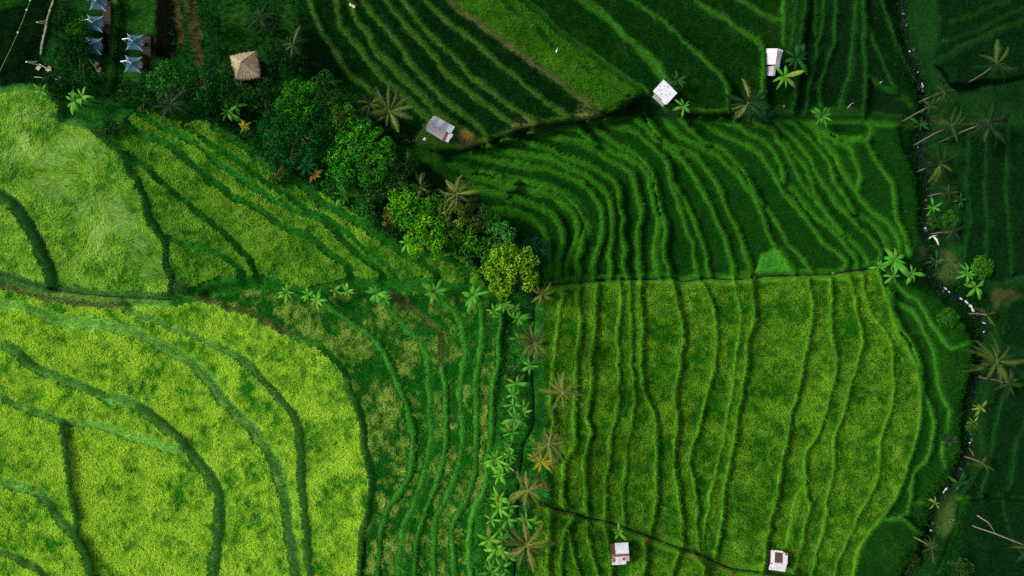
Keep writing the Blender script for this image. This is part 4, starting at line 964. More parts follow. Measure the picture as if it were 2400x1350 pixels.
# ------------------------------------------------------------------ coconut palms
def frond(droop, seed, wide=0.17, n=34):
    g = random.Random(seed); mb = MB(); bend = g.uniform(-.28, .28); rib = lambda t: Vector((t*(1-0.10*droop*t), bend*t*t, 0.26*math.sin(min(1.4*t, 1.5))-droop*0.55*t*t))
    V = []; F = []
    for i in range(7):
        p = rib(i/6); w = 0.010*(1-0.75*i/6); V += [p+Vector((0, w, 0)), p+Vector((0, 0, w)), p+Vector((0, -w, 0))]
    for i in range(6):
        b = 3*i; F += [(b, b+1, b+4, b+3), (b+1, b+2, b+5, b+4)]
    mb.add(V, F); nr = len(F)
    for s in (-1, 1):
        for i in range(n):
            t = 0.14+0.84*i/n; p = rib(t); l = wide*(math.sin(PI*min(1, 0.12+0.86*t))**0.6)*(0.75+0.5*g.random())
            tip = p+Vector((l*(0.55+0.3*g.random()), s*l*0.95, -l*(0.15+0.55*g.random())))
            mb.add([p+Vector((-0.012, 0, 0.004)), p+Vector((0.024, 0, 0.004)), tip], [(0, 1, 2)])
    return mb, nr
M_RIB = {h: leafy('frond_rib_'+h, lin(*c), lin(*d), .1) for h, c, d in (('olive',(96,100,44),(150,138,72)),('yellow',(170,150,40),(200,170,60)),('dark',(26,50,22),(60,78,34)),('tan',(130,120,60),(186,164,98)),('green',(70,88,34),(112,116,54)))}
PALM = {'olive': leafy('palm_olive', lin(44,74,22), lin(88,102,36), .3), 'yellow': leafy('palm_yellow', lin(112,126,24), lin(180,164,40), .35),
        'dark': leafy('palm_dark', lin(10,34,12), lin(26,56,18), .25), 'tan': leafy('palm_tan', lin(58,86,28), lin(112,120,48), .3), 'green': leafy('palm_green', lin(28,60,18), lin(70,90,30), .3)}  # dark hue also has the deep shade of the right side in its colour
FRM = {}
def frondmesh(hue, k):
    if (hue, k) not in FRM:
        mb, nr = frond([0.15, 0.4, 0.6, 0.8, 0.95, 1.1, 1.25, 1.4][k], 60+k, 0.13); me = mb.mesh('frond', PALM[hue]); me.materials.append(M_RIB[hue])
        me.polygons.foreach_set('material_index', [1 if i < nr else 0 for i in range(len(me.polygons))])
        FRM[(hue, k)] = me
    return FRM[(hue, k)]
def palm(px, py, rpx, label, hue='olive', n=15, h=6.0, base=None, hue2=None, rib=0.12, bark=None):
    if base is None:
        c = under(px, py, h); top = Vector((0, 0, h))
    else:
        c = ground_point(*base); z = c.z+h; x, y = to_world(px, py, z); top = Vector((x, y, z))-c
    z = c.z+h; L = rpx*K*(H-z)/H*(1.16 if px < 1900 else 1.0); n = int(n*1.45)
    e = empty('coconut_palm', c); tag(e, label, 'palm tree', 'coconut palms')
    side = Vector((-top.y, top.x, 0)); side = side.normalized()*0.25 if side.length > 0.1 else Vector((0.15, 0.1, 0))
    MB().tube([(0,0,-0.2), tuple(top*0.25+side*0.7), tuple(top*0.6+side), tuple(top)], [rib*1.7, rib*1.15, rib, rib*0.8], 8).obj('trunk', bark or M_PALEBARK, e, smooth=True)
    y0 = random.random()*2*PI
    for i in range(n):
        k = random.choice((0, 1, 2, 3, 4, 5, 6, 7, 2, 3, 5)); yaw = y0+i*2.399+random.uniform(-.35, .35); sc = L*random.uniform(0.5, 1.12)
        hu = hue2 if hue2 and random.random() < 0.35 else hue
        link('frond', frondmesh(hu, k), e, loc=top+Vector((0, 0, 0.02*i)), rot=(random.uniform(-.5, .5), random.uniform(-.25, .15), yaw), scale=(sc, sc, sc))
    return e
for a in [
    (1317,920,44,'tan fronded coconut palm on the first strips right of the banana column','tan',13,6.5,None,'olive'),
    (1252,803,46,'dull olive coconut palm over the upper banana column','olive',17,6.0,None,'green'),
    (1286,1040,50,'spidery tan coconut palm above the golden one','tan',13,6.5,None,'olive'),
    (1268,1082,34,'golden yellow young coconut palm','yellow',12,4.5,None,'yellow'),
    (1238,1148,44,'pale tan coconut palm beside the red plant','tan',15,6.0,None,'olive'),
    (1234,1276,60,'wide brownish coconut palm low in the banana column','tan',15,7.0,None,'olive'),
    (1270,690,30,'ragged tan palm at the end of the straight ditch','tan',9,4.0,None,'olive'),
    (1072,455,46,'pale coconut palm over the inner curved terraces','green',13,7.0,None,'tan'),
    (986,438,32,'thin dark coconut palm next to the yellow-tipped tree','dark',10,6.5,None,'tan'),
    (914,262,50,'coconut palm with bright frond tips at the dark slanting terraces','green',13,7.0,None,'tan'),
    (868,244,36,'smaller coconut palm left of the one with bright tips','dark',9,6.5,None,'green'),
    (1752,244,50,'leaning coconut palm with a curved pale trunk on the dark path','dark',16,5.5,(1712,281),'tan'),
    (2206,216,44,'dark coconut palm beside the brightest white water','dark',11,7.0,None,'green'),
    (2334,150,56,'tall coconut palm standing highest on the far bank','dark',12,10.0,(2268,194),'green'),
    (2228,296,54,'coconut palm with broad drooping fronds over the stream','dark',12,8.0,(2141,343),'green'),
    (2311,288,60,'spiky dark coconut palm behind the broad fronded one','dark',16,10.0,(2204,334),'green'),
    (2201,384,54,'star shaped coconut palm above the upper pool','dark',14,6.5,(2147,405),'green'),
    (2222,450,36,'small coconut palm below the star shaped one','dark',10,6.0,None,'green'),
    (2228,543,36,'dark small coconut palm beside the crossed pale logs','dark',11,6.0,None,'green'),
    (2332,846,74,'large green coconut palm at the edge of the far bank','green',18,9.0,(2298,852),'dark'),
    (2398,905,40,'coconut palm cut by the right edge of the picture','dark',12,8.0,None,'green'),
    (2312,738,30,'small coconut palm at the sharp stream bend','green',8,5.0,None,'dark'),
    (2286,1080,34,'broad leaved palm over the lower stream','green',9,4.5,None,'dark'),
    (2182,1284,40,'ragged palm at the lowest stream bend','green',9,5.0,None,'dark'),
    (668,372,38,'dark palm under the largest dark tree','dark',11,5.0,None,'green'),
    (866,402,28,'feathery palm buried in the dull olive tree','green',12,6.5,None,'olive'),
    (688,106,36,'dark palm on the bank right of the pavilion','dark',10,6.0,None,'olive'),
    (612,38,34,'dark palm at the top edge above the pavilion','dark',10,6.0,None,'green'),
    (566,205,20,'yellow fan palm right below the pavilion','olive',8,3.0,None,'yellow'),
    (574,297,17,'small golden palm under the pale banana stem','yellow',10,2.0,None,'yellow'),
    (2410,1282,50,'tall thin palm whose pale trunk slants out of the picture','dark',10,12.0,(2228,1217),'green'),
    (400,245,44,'dark drooping palm among the trees above the slanting strips','dark',11,5.0,None,'dark'),
    (2178,250,30,'thin palm with a long pale trunk above the blackish banana plant','dark',8,8.5,(2113,287),'green'),
    ]:
    palm(*a[:8], hue2=a[8])
# ------------------------------------------------------------------ field huts with sheet metal roofs
M_SHEET = solid('zinc_white', lin(196,195,198), lin(172,168,172), scale=2.2, rough=0.5, spec=0.3, lo=.3, hi=.8, stretch=(1,.3,1))
M_SHEETG = solid('zinc_grey', lin(142,134,132), lin(170,162,164), scale=5, rough=0.55, spec=0.3, lo=.3, hi=.7)
M_SHEETD = solid('zinc_dull_and_shaded', lin(120,116,116), lin(156,150,150), scale=5, rough=0.6)
M_RUST = solid('rusty_sheet', lin(104,56,38), lin(140,86,62), scale=6, rough=0.9)
M_RUSTW = solid('streaked_sheet', lin(206,202,206), lin(146,96,76), scale=2.6, rough=0.7, lo=.52, hi=.62)
M_BROWN = solid('brown_sheet', lin(66,46,38), lin(86,64,54), scale=6, rough=0.85)
M_TIMBER = solid('hut_timber', lin(96,74,50), lin(128,104,74), scale=10, rough=0.9, stretch=(1,1,6))
M_BAMBOO = solid('bamboo', lin(150,136,96), lin(184,170,128), scale=9, rough=0.7)
M_STONE = solid('stone', lin(52,54,52), lin(84,84,80), scale=8, rough=0.9, bump=0.4)
SM = {'w': M_SHEET, 'g': M_SHEETG, 'd': M_SHEETD, 'r': M_RUST, 's': M_RUSTW, 'b': M_BROWN}

def sheet(u0, u1, v0, v1, zf, skew=0.0, amp=0.014, wave=0.17):
    n = max(8, int((u1-u0)/wave*4)); V = []; F = []
    for j in range(3):
        v = v0+(v1-v0)*j/2
        for i in range(n+1):
            u = u0+(u1-u0)*i/n+skew*j/2; V.append((u, v, zf(u, v)+amp*math.sin(2*PI*(u-u0)/wave)+random.uniform(-.004, .004)))
    for j in range(2):
        for i in range(n): b = j*(n+1)+i; F.append((b, b+1, b+n+2, b+n+1))
    m = len(V); V += [(x, y, z-0.006) for x, y, z in V]; F += [tuple(q+m for q in reversed(f)) for f in F]
    return MB().add(V, F)

def hut(px, py, ang, label, sheets, post, h=2.1, pitch=0.25, kind='gable', extra=None, name='field_hut', annex=None):
    """ang: direction of u in degrees in the picture plane; sheets: (u0,u1,v0,v1,material,skew,dz) in photograph pixels"""
    c = under(px, py, h); s = K*(H-c.z-h)/H
    e = empty(name, c, math.radians(ang)); tag(e, label, 'hut', 'small field huts')
    zf0 = (lambda u, v: h+0.35-abs(v)*pitch) if kind == 'gable' else (lambda u, v: h+0.1+v*pitch)
    for q in sheets:
        u0, u1, v0, v1, m = q[:5]; sk = q[5] if len(q) > 5 else 0; dz = q[6] if len(q) > 6 else 0
        dz += random.uniform(0.004, 0.03)
        sheet(u0*s, u1*s, v0*s, v1*s, lambda u, v: zf0(u, v)+dz, sk*s).obj('roof_sheet', SM[m], e)
    pu, pv = post[0]*s, post[1]*s; ov = post[2]*s if len(post) > 2 else 0
    for a in (-1, 1):
        for b in (-1, 1):
            zt = zf0(pu*a, pv*b+ov)-0.05
            MB().tube([(pu*a, pv*b+ov, -0.4), (pu*a, pv*b+ov, zt)], 0.055, 6).obj('post', M_TIMBER, e)
    MB().box((0, ov, 0.45), (2*pu+0.1, 2*pv+0.1, 0.08)).obj('floor', M_TIMBER, e)
    for b in (-1, 1):
        MB().box((0, pv*b+ov, min(zf0(-pu, pv*b+ov), zf0(pu, pv*b+ov))-0.1), (2*pu+0.2, 0.07, 0.07)).obj('beam', M_TIMBER, e)
    nb = 7
    for i in range(nb):
        x = -pu+2*pu*(i+.5)/nb; MB().box((x, pv+ov+0.05, 1.05), (2*pu/nb-0.03, 0.025, 1.15)).obj('wall_board', M_TIMBER, e)
    return e, s, zf0, c

hut(1033, 302, -29, 'grey tin hut with one rusty roof sheet beside the straw', [
    (-27,-13,0,20,'g'),(-13,0,0,20,'w'),(0,13,0,20,'g'),(13,27,0,20,'w'),
    (-27,-16,-21,1,'g'),(-16,-5,-21,1,'g'),(-5,6,-21,1,'g'),(6,16,-22,1,'g'),(15.5,22,-23,-3,'r',0,.03),(21,31,-20,-2,'w',0,-.03),(26,33,-8,2,'w',0,-.06),(-32,-26,-18,8,'g',0,-.08),(-30,-26,4,18,'w',0,-.12)],
    (22,15), h=2.3, pitch=0.22)
e3, s3, zf3, c3 = hut(1558, 216, -43, 'white hut with a rust streak and stones on its roof', [
    (-22,-7,-17,18,'w'),(-8,8,-17,18,'w'),(7,23,-18,17,'w'),(8,21,-20,-14,'s',0,.02)], (17,13), h=2.3, pitch=0.16, kind='mono')
mb = sheet(-14*s3, 20*s3, -24*s3, -17*s3, lambda u, v: 1.5+(v+24*s3)*0.9-0.5*(u/(20*s3))**2*0.4); mb.obj('side_sheet', M_SHEETD, e3)
R3 = Matrix.Rotation(math.radians(-43), 3, 'Z')
def stone_mesh(r, seed):
    g = random.Random(seed); mb = MB(); V = []; F = []; n = 7
    for i in range(4):
        a = PI*i/3
        for k in range(n):
            b = 2*PI*k/n; q = r*(0.75+0.5*g.random()); V.append((math.sin(a)*math.cos(b)*q*1.2, math.sin(a)*math.sin(b)*q, math.cos(a)*r*0.6))
    for i in range(3):
        for k in range(n): F.append((i*n+k, i*n+(k+1) % n, (i+1)*n+(k+1) % n, (i+1)*n+k))
    return mb.add(V, F)
STL = ['nearest its left corner', 'second along its upper edge', 'third from its left corner', 'nearest its top corner', 'right of its centre', 'nearest its right corner', 'nearest the grey side sheet']
for k, (u, v) in enumerate([(-18,2),(-12,8),(-10,-3),(-4,13),(6,-4),(12,4),(-2,-9)]):
    p = R3 @ Vector((u*s3, v*s3, 0)); q = Vector((c3.x+p.x, c3.y+p.y, c3.z+zf3(u*s3, v*s3)+0.09))
    o = stone_mesh(0.065, k).obj('roof_stone', M_STONE, loc=q)
    tag(o, f'dark stone on the rust streaked white roof, {STL[k]}', 'stone', 'stones on the white roof')
hut(1818, 135, -98, 'two-part white hut with a lower annex on the dark upper terraces', [
    (-20,-8,-24,0,'w'),(-8,4,-24,0,'w'),(4,18,-24,0,'w'),(-20,-8,0,14,'d'),(-8,5,0,13,'d'),(5,22,0,12,'g'),(-20,-15,2,15,'w',0,.03),  # right slope in duller zinc: its shade is put into the sheet colour
    (20,32,-17,2,'g',0,-.45),(32,42,-20,2,'w',0,-.5),(19,41,-6,5,'g',0,-.42)], (15,9,-4), h=2.5, pitch=0.42)
hut(1453, 1299, 3.5, 'hut with a brown-edged white roof and a patched lower slope', [
    (-21,-10,1,25,'b'),(-10.5,0,1,26,'w'),(0,11,1,26,'w'),(10.5,21,1,26,'w'),(-20,20,-3,3,'r',0,.05),
    (-20,-12,-24,-2,'s'),(-12,-4,-24,-2,'w'),(-4,4,-23,-2,'w'),(4,12,-22,-2,'s'),(12,21,-17,-2,'g'),(-18,14,-25,-19,'s',0,-.02),(-19,-12,-16,-5,'r',0,.03),(5,11,-14,-6,'r',0,.03)],
    (16,17), h=2.2, pitch=0.28)
hut(1824, 1317, -7.5, 'white hut with two dark brown roof panels', [
    (-20,-10,0,25,'w'),(-10.5,-1,-1,22,'b',0,.03),(-.8,8.5,-1,22,'b',0,.03),(-10,9,20,26,'w'),(8.5,20,0,23,'w'),(13,20,18,24,'r',0,.03),
    (-20,-10,-21,1,'s',0),(-10,0,-21,1,'w'),(0,10,-21,1,'w'),(10,19,-21,1,'w')], (16,17), h=2.2, pitch=0.26)

# thatched pavilion
M_THATCH = solid('thatch', lin(150,122,84), lin(186,158,112), scale=12, rough=1.0, stretch=(1,1,1))
M_STRAW = leafy_attr('straw', 0.1)
c = under(572, 152, 2.6); s = K*(H-c.z-2.6)/H; R = 27*s
e = empty('thatched_pavilion', c, math.radians(10)); tag(e, 'square pavilion with a pale straw thatched pyramid roof', 'pavilion')
corners = [Vector((-R, -R, 2.2)), Vector((R, -R*1.02, 2.2)), Vector((R, R, 2.2)), Vector((-R*1.02, R, 2.2))]; apex = Vector((-0.1, 0.18, 3.35))
for i in range(4):
    a, b = corners[i], corners[(i+1) % 4]
    mb = MB().add([a, b, apex, a+Vector((0,0,-0.12)), b+Vector((0,0,-0.12))], [(0,1,2), (1,0,3,4)]); mb.obj('roof_slope', M_THATCH, e)
    n = 900; t = RNG.random(n); w = 1-np.sqrt(RNG.random(n)); A = np.array(a); B = np.array(b); Q = np.array(apex)
    base = A+(B-A)*t[:, None]; P = base+(Q-base)*w[:, None]
    d = base-Q; d = d/np.linalg.norm(d, axis=1)[:, None]; d = d+RNG.normal(size=d.shape)*0.10
    nrm = np.array((b-a).cross(apex-a).normalized()); P = P+nrm*(0.02+0.05*RNG.random(n))[:, None]
    side = np.cross(d, nrm); side /= np.linalg.norm(side, axis=1)[:, None]
    l = 0.32+0.3*RNG.random(n); ww = 0.014+0.016*RNG.random(n)
    V = np.empty((n, 3, 3)); V[:, 0] = P-side*ww[:, None]; V[:, 1] = P+side*ww[:, None]; V[:, 2] = P+d*l[:, None]
    q = RNG.random(n)[:, None]; col = ((1-q)*np.array(lin(136,116,84))+q*np.array(lin(204,184,152)))*(0.8+0.4*RNG.random(n))[:, None]
    o = link('thatch', tri_mesh('thatch', V.reshape(-1, 3), np.arange(3*n).reshape(-1, 3), M_STRAW, col), e); o['kind'] = 'stuff'
    m = corners[i]; MB().tube([tuple(m+Vector((0,0,0.08))), tuple(apex+Vector((0,0,0.06)))], 0.035, 5).obj('ridge_pole', M_BAMBOO, e)
    MB().tube([(m.x*0.8, m.y*0.8, -0.3), (m.x*0.8, m.y*0.8, 2.3)], 0.07, 6).obj('post', M_TIMBER, e)
MB().box((0, 0, 0.5), (R*1.7, R*1.7, 0.1)).obj('floor', M_TIMBER, e)

# ------------------------------------------------------------------ parasols of the garden
M_TEAL = solid('teal_canvas', lin(36,66,78), lin(46,80,92), scale=3, rough=0.85)
M_WHITE = solid('white_metal', lin(228,228,226), None, rough=0.5)
M_DARKW = solid('dark_wood', lin(62,44,34), lin(88,66,50), scale=8, rough=0.85)
M_PALEW = solid('pale_wood', lin(150,128,104), lin(176,156,132), scale=8, rough=0.85)
M_DECK = solid('deck_wood', lin(34,28,24), lin(48,40,34), scale=8, rough=0.8)
def parasol(px, py, label):
    c = under(px, py, 2.5); s = K*(H-c.z-2.5)/H; R = 18.5*s
    e = empty('parasol', c, math.radians(-4)); tag(e, label, 'parasol', 'teal parasols in the garden')
    ap = Vector((0, 0, 2.75)); n = 6
    for i in range(4):
        a0 = PI/4+i*PI/2; a = Vector((math.cos(a0), math.sin(a0), 0))*R*1.41+Vector((0,0,2.3)); b0 = a0+PI/2; b = Vector((math.cos(b0), math.sin(b0), 0))*R*1.41+Vector((0,0,2.3))
        V = []; F = []
        for j in range(4):
            t = j/3
            for k in range(n+1):
                u = k/n; ed = a*(1-u)+b*u; mid = ed*(1-0.10*math.sin(PI*u)); mid.z = 2.3
                p = ap*(1-t)+mid*t; p.z += -0.10*math.sin(PI*t)*math.sin(PI*u); V.append(p)
        for j in range(3):
            for k in range(n): q = j*(n+1)+k; F.append((q, q+n+1, q+n+2, q+1))
        MB().add(V, F).obj('canopy_panel', M_TEAL, e, smooth=True)
        MB().tube([tuple(ap+Vector((0,0,-.06))), tuple(a*1.06+Vector((0,0,-0.14)))], 0.018, 5).obj('rib', M_WHITE, e)
    px0 = -R*1.28
    MB().tube([(px0, 0.12, -0.1), (px0, 0.12, 2.95)], 0.05, 6).obj('post', M_WHITE, e)
    MB().tube([(px0, 0.12, 2.9), (px0*0.35, 0.25, 3.05), (0, 0, 2.78)], [0.07, 0.07, 0.05], 6).obj('arm', M_WHITE, e)
    MB().tube([(px0+0.05, 0.12, 2.5), (px0*0.62, 0.2, 2.98)], 0.04, 5).obj('brace', M_WHITE, e)
    MB().box((px0, 0.12, 0.05), (0.7, 0.7, 0.1)).obj('base', M_STONE, e)
    return c, s
PAR = [(228,4,'teal parasol cut by the top edge'),(220,54,'teal parasol, second from the top in the left row of three'),(217,106,'teal parasol, lowest in the left row of three'),
       (314,98,'teal parasol, upper of the two beside the hedge'),(310,150,'teal parasol, lower of the two beside the hedge')]
NEAR = ['topmost parasol', 'second parasol of the left row', 'lowest parasol of the left row', 'upper parasol beside the hedge', 'lower parasol beside the hedge']
for k, (x, y, lab) in enumerate(PAR):
    parasol(x, y, lab)
    q = ground_point(x+24, y+6)
    e = empty('garden_chair', q, -0.1); tag(e, f'slatted wooden garden chair under the edge of the {NEAR[k]}', 'chair', 'garden chairs under the parasols')
    MB().box((0,0,0.42), (0.6,0.62,0.05)).obj('seat', M_DARKW, e)
    for i in range(4): MB().box((0.3,-0.24+0.16*i,0.75), (0.04,0.09,0.62)).obj('back_slat', M_PALEW, e)
    for a in (-1, 1):
        for b in (-1, 1): MB().box((0.26*a,0.27*b,0.2), (0.05,0.05,0.42)).obj('leg', M_DARKW, e)
        MB().box((0,0.3*a,0.62), (0.6,0.05,0.04)).obj('armrest', M_PALEW, e)
for (x, y, w, d, lab) in [(250,72,20,140,'long dark timber deck right of the left parasol row'),(344,124,20,80,'short dark timber deck right of the lower parasols')]:
    q = ground_point(x, y); e = empty('timber_deck', q); tag(e, lab, 'deck', 'garden decks'); s = K*(H-q.z)/H
    for i in range(int(d*s/0.6)):
        MB().box((0, -d*s/2+0.6*(i+.5), 0.06), (w*s, 0.57, 0.06)).obj('plank', M_DECK, e)

# ------------------------------------------------------------------ poles, frames, lights
def at_h(px, py, h):
    z = gz(px, py)+h; x, y = to_world(px, py, z); return Vector((x, y, z))
M_PALEPOLE = solid('pale_pole', lin(196,184,164), lin(226,218,204), scale=6, rough=0.7)
def frame(name, label, cat, poles, mat=None, group=None, pole='pole'):
    o = at_h(*poles[0][0]); o = Vector((o.x, o.y, gz(*poles[0][0][:2]))); e = empty(name, o); tag(e, label, cat, group)
    for a, b, r in poles:
        MB().tube([tuple(at_h(*a)-o), tuple(at_h(*b)-o)], r, 6).obj(pole, mat or M_PALEPOLE, e)
    return e
frame('swing_poles', 'narrow white V shaped pole frame leaning over the dark lawn', 'frame', [((112,49,0),(86,52,2.5),.085),((112,57,0),(86,52,2.5),.085)], group='pale pole frames')
frame('swing_poles', 'larger pale A shaped pole frame beside the end of the pale wall', 'frame', [((88,145,0),(61,145,2.5),.10),((89,152,0),(61,145,2.5),.09),((92,150,0),(108,159,.6),.05),((96,154,0),(121,166,.5),.05)], group='pale pole frames')
frame('bamboo_frame', 'long bamboo A frame lying over the grass near the hedge', 'frame', [((238,178,0),(208,138,2.0),.04),((247,174,0),(224,161,1.1),.04),((233,146,0),(211,140,1.6),.03)], M_BAMBOO, 'pale pole frames')
frame('rail', 'thin white rail with a corner at the foot of the garden', 'rail', [((80,180,.5),(117,184,.5),.035),((128,185,.5),(140,187,.5),.035),((140,187,.5),(141,178,.5),.03),((80,180,0),(80,180,.5),.03),((140,187,0),(140,187,.5),.03)], pole='bar')
frame('pole', 'single thin upright pole among the garden shrubs', 'pole', [((188,176,0),(187,136,2.4),.03)], M_BAMBOO, pole='shaft')
for x, y, lab in [(228,153,'upper small pale seat board beside the bamboo frame'),(235,165,'lower small pale seat board beside the bamboo frame'),(94,160,'pale tilted board under the A shaped frame'),(117,163,'pale grey board at the end of the A shaped frame')]:
    q = ground_point(x, y); e = empty('seat_board', q, 0.9); tag(e, lab, 'board', 'seat boards')
    for i in range(3): MB().box((0, -0.18+0.18*i, 0.3), (0.75, 0.16, 0.04)).obj('slat', M_PALEW, e)
    for a in (-1, 1): MB().box((0.3*a, 0, 0.14), (0.06, 0.5, 0.28)).obj('leg', M_PALEW, e)
# string of lights
pts = [(74,-8,3.0),(63,23,2.7),(42,76,2.4),(25,115,2.5),(0,165,3.0),(-20,205,3.4)]
P3 = [at_h(*p) for p in pts]; o = Vector((P3[0].x, P3[0].y, gz(74,-8))); e = empty('string_lights', o); tag(e, 'drooping cable with round white lamps over the dark lawn corner', 'lights')
MB().tube([tuple(p-o) for p in P3], 0.022, 5).obj('cable', M_BAMBOO, e)
M_GLOBE = solid('lamp_globe', lin(224,226,206), None, rough=0.3)
for (x, y, h) in [(71,1,2.9),(63,23,2.7),(42,76,2.4)]:
    q = at_h(x, y, h-0.12)-o; n = 8; V = []; F = []
    for i in range(6):
        a = PI*i/5
        for k in range(n): V.append((q.x+.13*math.sin(a)*math.cos(2*PI*k/n), q.y+.13*math.sin(a)*math.sin(2*PI*k/n), q.z+.13*math.cos(a)))
    for i in range(5):
        for k in range(n): F.append((i*n+k, i*n+(k+1) % n, (i+1)*n+(k+1) % n, (i+1)*n+k))
    MB().add(V, F).obj('lamp_globe', M_GLOBE, e, smooth=True)
for (x, y) in [(74,-8),(-20,205)]:
    q = ground_point(x, y)-o; MB().tube([tuple(q+Vector((0,0,-.2))), tuple(q+Vector((0,0,3.1)))], 0.05, 6).obj('post', M_TIMBER, e)
# pale low wall of stones
M_WALL = solid('pale_stone', lin(104,98,74), lin(144,134,106), scale=7, rough=0.95, bump=0.4)
wp = smooth_line([(130,-30),(128,0),(120,24),(113,48),(109,70),(103,95),(100,112),(98,130)], 4); o = ground_point(113, 48)
e = empty('stone_border', o); tag(e, 'pale low stone border curving along the dark lawn', 'border')
for i in range(len(wp)-1):
    a = ground_point(*wp[i]); b = ground_point(*wp[i+1]); m = (a+b)/2-o; d = b-a
    MB().box((m.x, m.y, m.z+0.12), (d.length*0.96, 0.12+0.16*random.random(), 0.3+0.1*random.random()), math.atan2(d.y, d.x)+random.uniform(-.08, .08)).obj('stone', M_WALL, e)

# ------------------------------------------------------------------ small things in the fields
q = ground_point(996, 327)
mb = MB(); V = []; F = []; n = 12
for i in range(5):
    a = PI*0.5*i/4
    for k in range(n):
        b = 2*PI*k/n; r = 0.29*(1+0.12*math.cos(4*b))*(math.cos(a)*0.85+0.15); V.append((r*math.cos(b), r*math.sin(b), 0.05+0.36*math.sin(a)+random.uniform(-.02, .02)))
for i in range(4):
    for k in range(n): F.append((i*n+k, i*n+(k+1) % n, (i+1)*n+(k+1) % n, (i+1)*n+k))
F.append(tuple(4*n+k for k in range(n)))
M_SACK = solid('white_sack', lin(236,236,236), None, rough=0.7)
tag(mb.add(V, F).obj('sack', M_SACK, loc=q, smooth=True), 'stuffed white sack on the grass left of the tin hut', 'sack')
M_SCRAP = solid('scrap', lin(196,198,190), lin(224,224,220), scale=6, rough=0.7)
def scrap(px, py, w, l, ang, label, cat='scrap', name='plastic_scrap', mat=None, group='bits of litter'):
    q = ground_point(px, py); n = 5; V = []; F = []
    for i in range(n+1):
        for j in range(2): V.append((-l/2+l*i/n+random.uniform(-.03, .03), (j-.5)*w*(0.7+0.6*random.random()), 0.10+0.07*random.random()))
    m = len(V); V += [(x, y, z-0.03) for x, y, z in V]
    for i in range(n):
        b = 2*i; F += [(b, b+2, b+3, b+1), (m+b+1, m+b+3, m+b+2, m+b), (b, m+b, m+b+2, b+2), (b+1, b+3, m+b+3, m+b+1)]
    F += [(0, 1, m+1, m), (2*n, m+2*n, m+2*n+1, 2*n+1)]
    tag(MB().add(V, F).obj(name, mat or M_SCRAP, loc=q, rot=(0, 0, ang)), label, cat, group)
scrap(953,329,.14,.3,.3,'left speck of white litter near the sack'); scrap(961,333,.12,.3,.6,'lowest speck of white litter near the sack'); scrap(968,330,.1,.2,0,'right speck of white litter near the sack')
scrap(826,14,.35,.9,-.5,'pale torn sheet on the dark strip at the top','sheet','torn_sheet',solid('torn_sheet', lin(170,150,116), lin(200,184,150), scale=5, rough=0.9))
scrap(1722,235,.25,.3,.3,'small tan scrap beside the leaning palm','scrap','plastic_scrap',M_PALEW)
scrap(1222,969,.14,.45,.1,'small white scrap hanging in the banana column')
scrap(1199,1099,.14,.8,-.75,'short white plank sticking out of the banana column','plank','plank',M_WHITE)
# straw heap
q = ground_point(1092, 318); n = 1500; a = RNG.random(n)*2*PI; r = np.sqrt(RNG.random(n))
P = np.stack([r*np.cos(a)*1.0, r*np.sin(a)*0.55, 0.35*(1-r**2)], -1); b = RNG.random(n)*2*PI
P[:, 1] -= 0.25*P[:, 0]
d = np.stack([np.cos(b), np.sin(b), RNG.normal(size=n)*0.25], -1)*(0.2+0.3*RNG.random(n))[:, None]; w = np.stack([-np.sin(b), np.cos(b), 0*b], -1)*0.02
V = np.empty((n, 3, 3)); V[:, 0] = P-w; V[:, 1] = P+w; V[:, 2] = P+d
col = np.array(lin(196,160,74))*(0.6+0.7*RNG.random(n))[:, None]
e = empty('straw_heap', q); tag(e, 'spread heap of golden straw right of the tin hut', 'straw')
o = link('straw', tri_mesh('straw', V.reshape(-1, 3), np.arange(3*n).reshape(-1, 3), M_STRAW, col), e); o['kind'] = 'stuff'
# egret
q = ground_point(1304, 123)+Vector((0,0,0.55)); M_BIRD = solid('white_plumage', lin(226,226,220), None, rough=0.7)
e = empty('egret', q, 1.3); tag(e, 'small white bird in the bright green strip', 'bird')
MB().tube([(-.30,0,0.1),(-.12,0,0.16),(.10,0,0.2),(.2,0,.3),(.24,0,.45),(.34,0,.5)], [.02,.10,.09,.04,.03,.035], 8).obj('body', M_BIRD, e, smooth=True)
MB().tube([(.34,0,.5),(.46,0,.47)], [.02,.004], 5).obj('beak', M_RUST, e)
for a in (-1, 1): MB().tube([(0,.04*a,.12),(0.02,.04*a,-.5)], .01, 4).obj('leg', M_DARKW, e)
# stump
q = ground_point(1254, 149); o = stone_mesh(0.22, 5).obj('stump', solid('dark_wood_stump', lin(20,18,14), lin(34,30,22), scale=8, rough=0.95), loc=q+Vector((0,0,.1)))
tag(o, 'small black stump on the brown bank', 'stump')
# red cordyline plants
RED = leafy('red_leaf', lin(120,16,28), lin(182,40,54), .25)
redm = strip_leaf(0.25, 0.14, 3, n=4).mesh('leaf', RED)
def redplant(px, py, r, label, n=12):
    q = ground_point(px, py); e = empty('red_plant', q); tag(e, label, 'plant', 'red leaved plants')
    MB().tube([(0,0,-.1),(0,0,.5*r+.3)], .03, 5).obj('stem', M_BARK, e)
    for i in range(n):
        link('leaf', redm, e, loc=(0,0,.5*r+.25+.02*i), rot=(random.uniform(-.3,.3), random.uniform(-.6,.1), i*2.4), scale=(r*random.uniform(.8,1.1),)*3)
redplant(1274, 1134, .55, 'bright red leaved plant on the lawn beside the pale tan palm', 16)
for x, y, lab in [(1331,1202,'tiny red plant at the head of the slanting ditch'),(1513,1261,'tiny red plant right of the hut with the brown-edged roof'),(1627,1305,'small red plant midway down the slanting ditch'),(1686,1328,'small dark red plant near the lower end of the slanting ditch'),(1712,1340,'lowest dark red plant on the slanting ditch')]:
    redplant(x, y, .34, lab, 9)
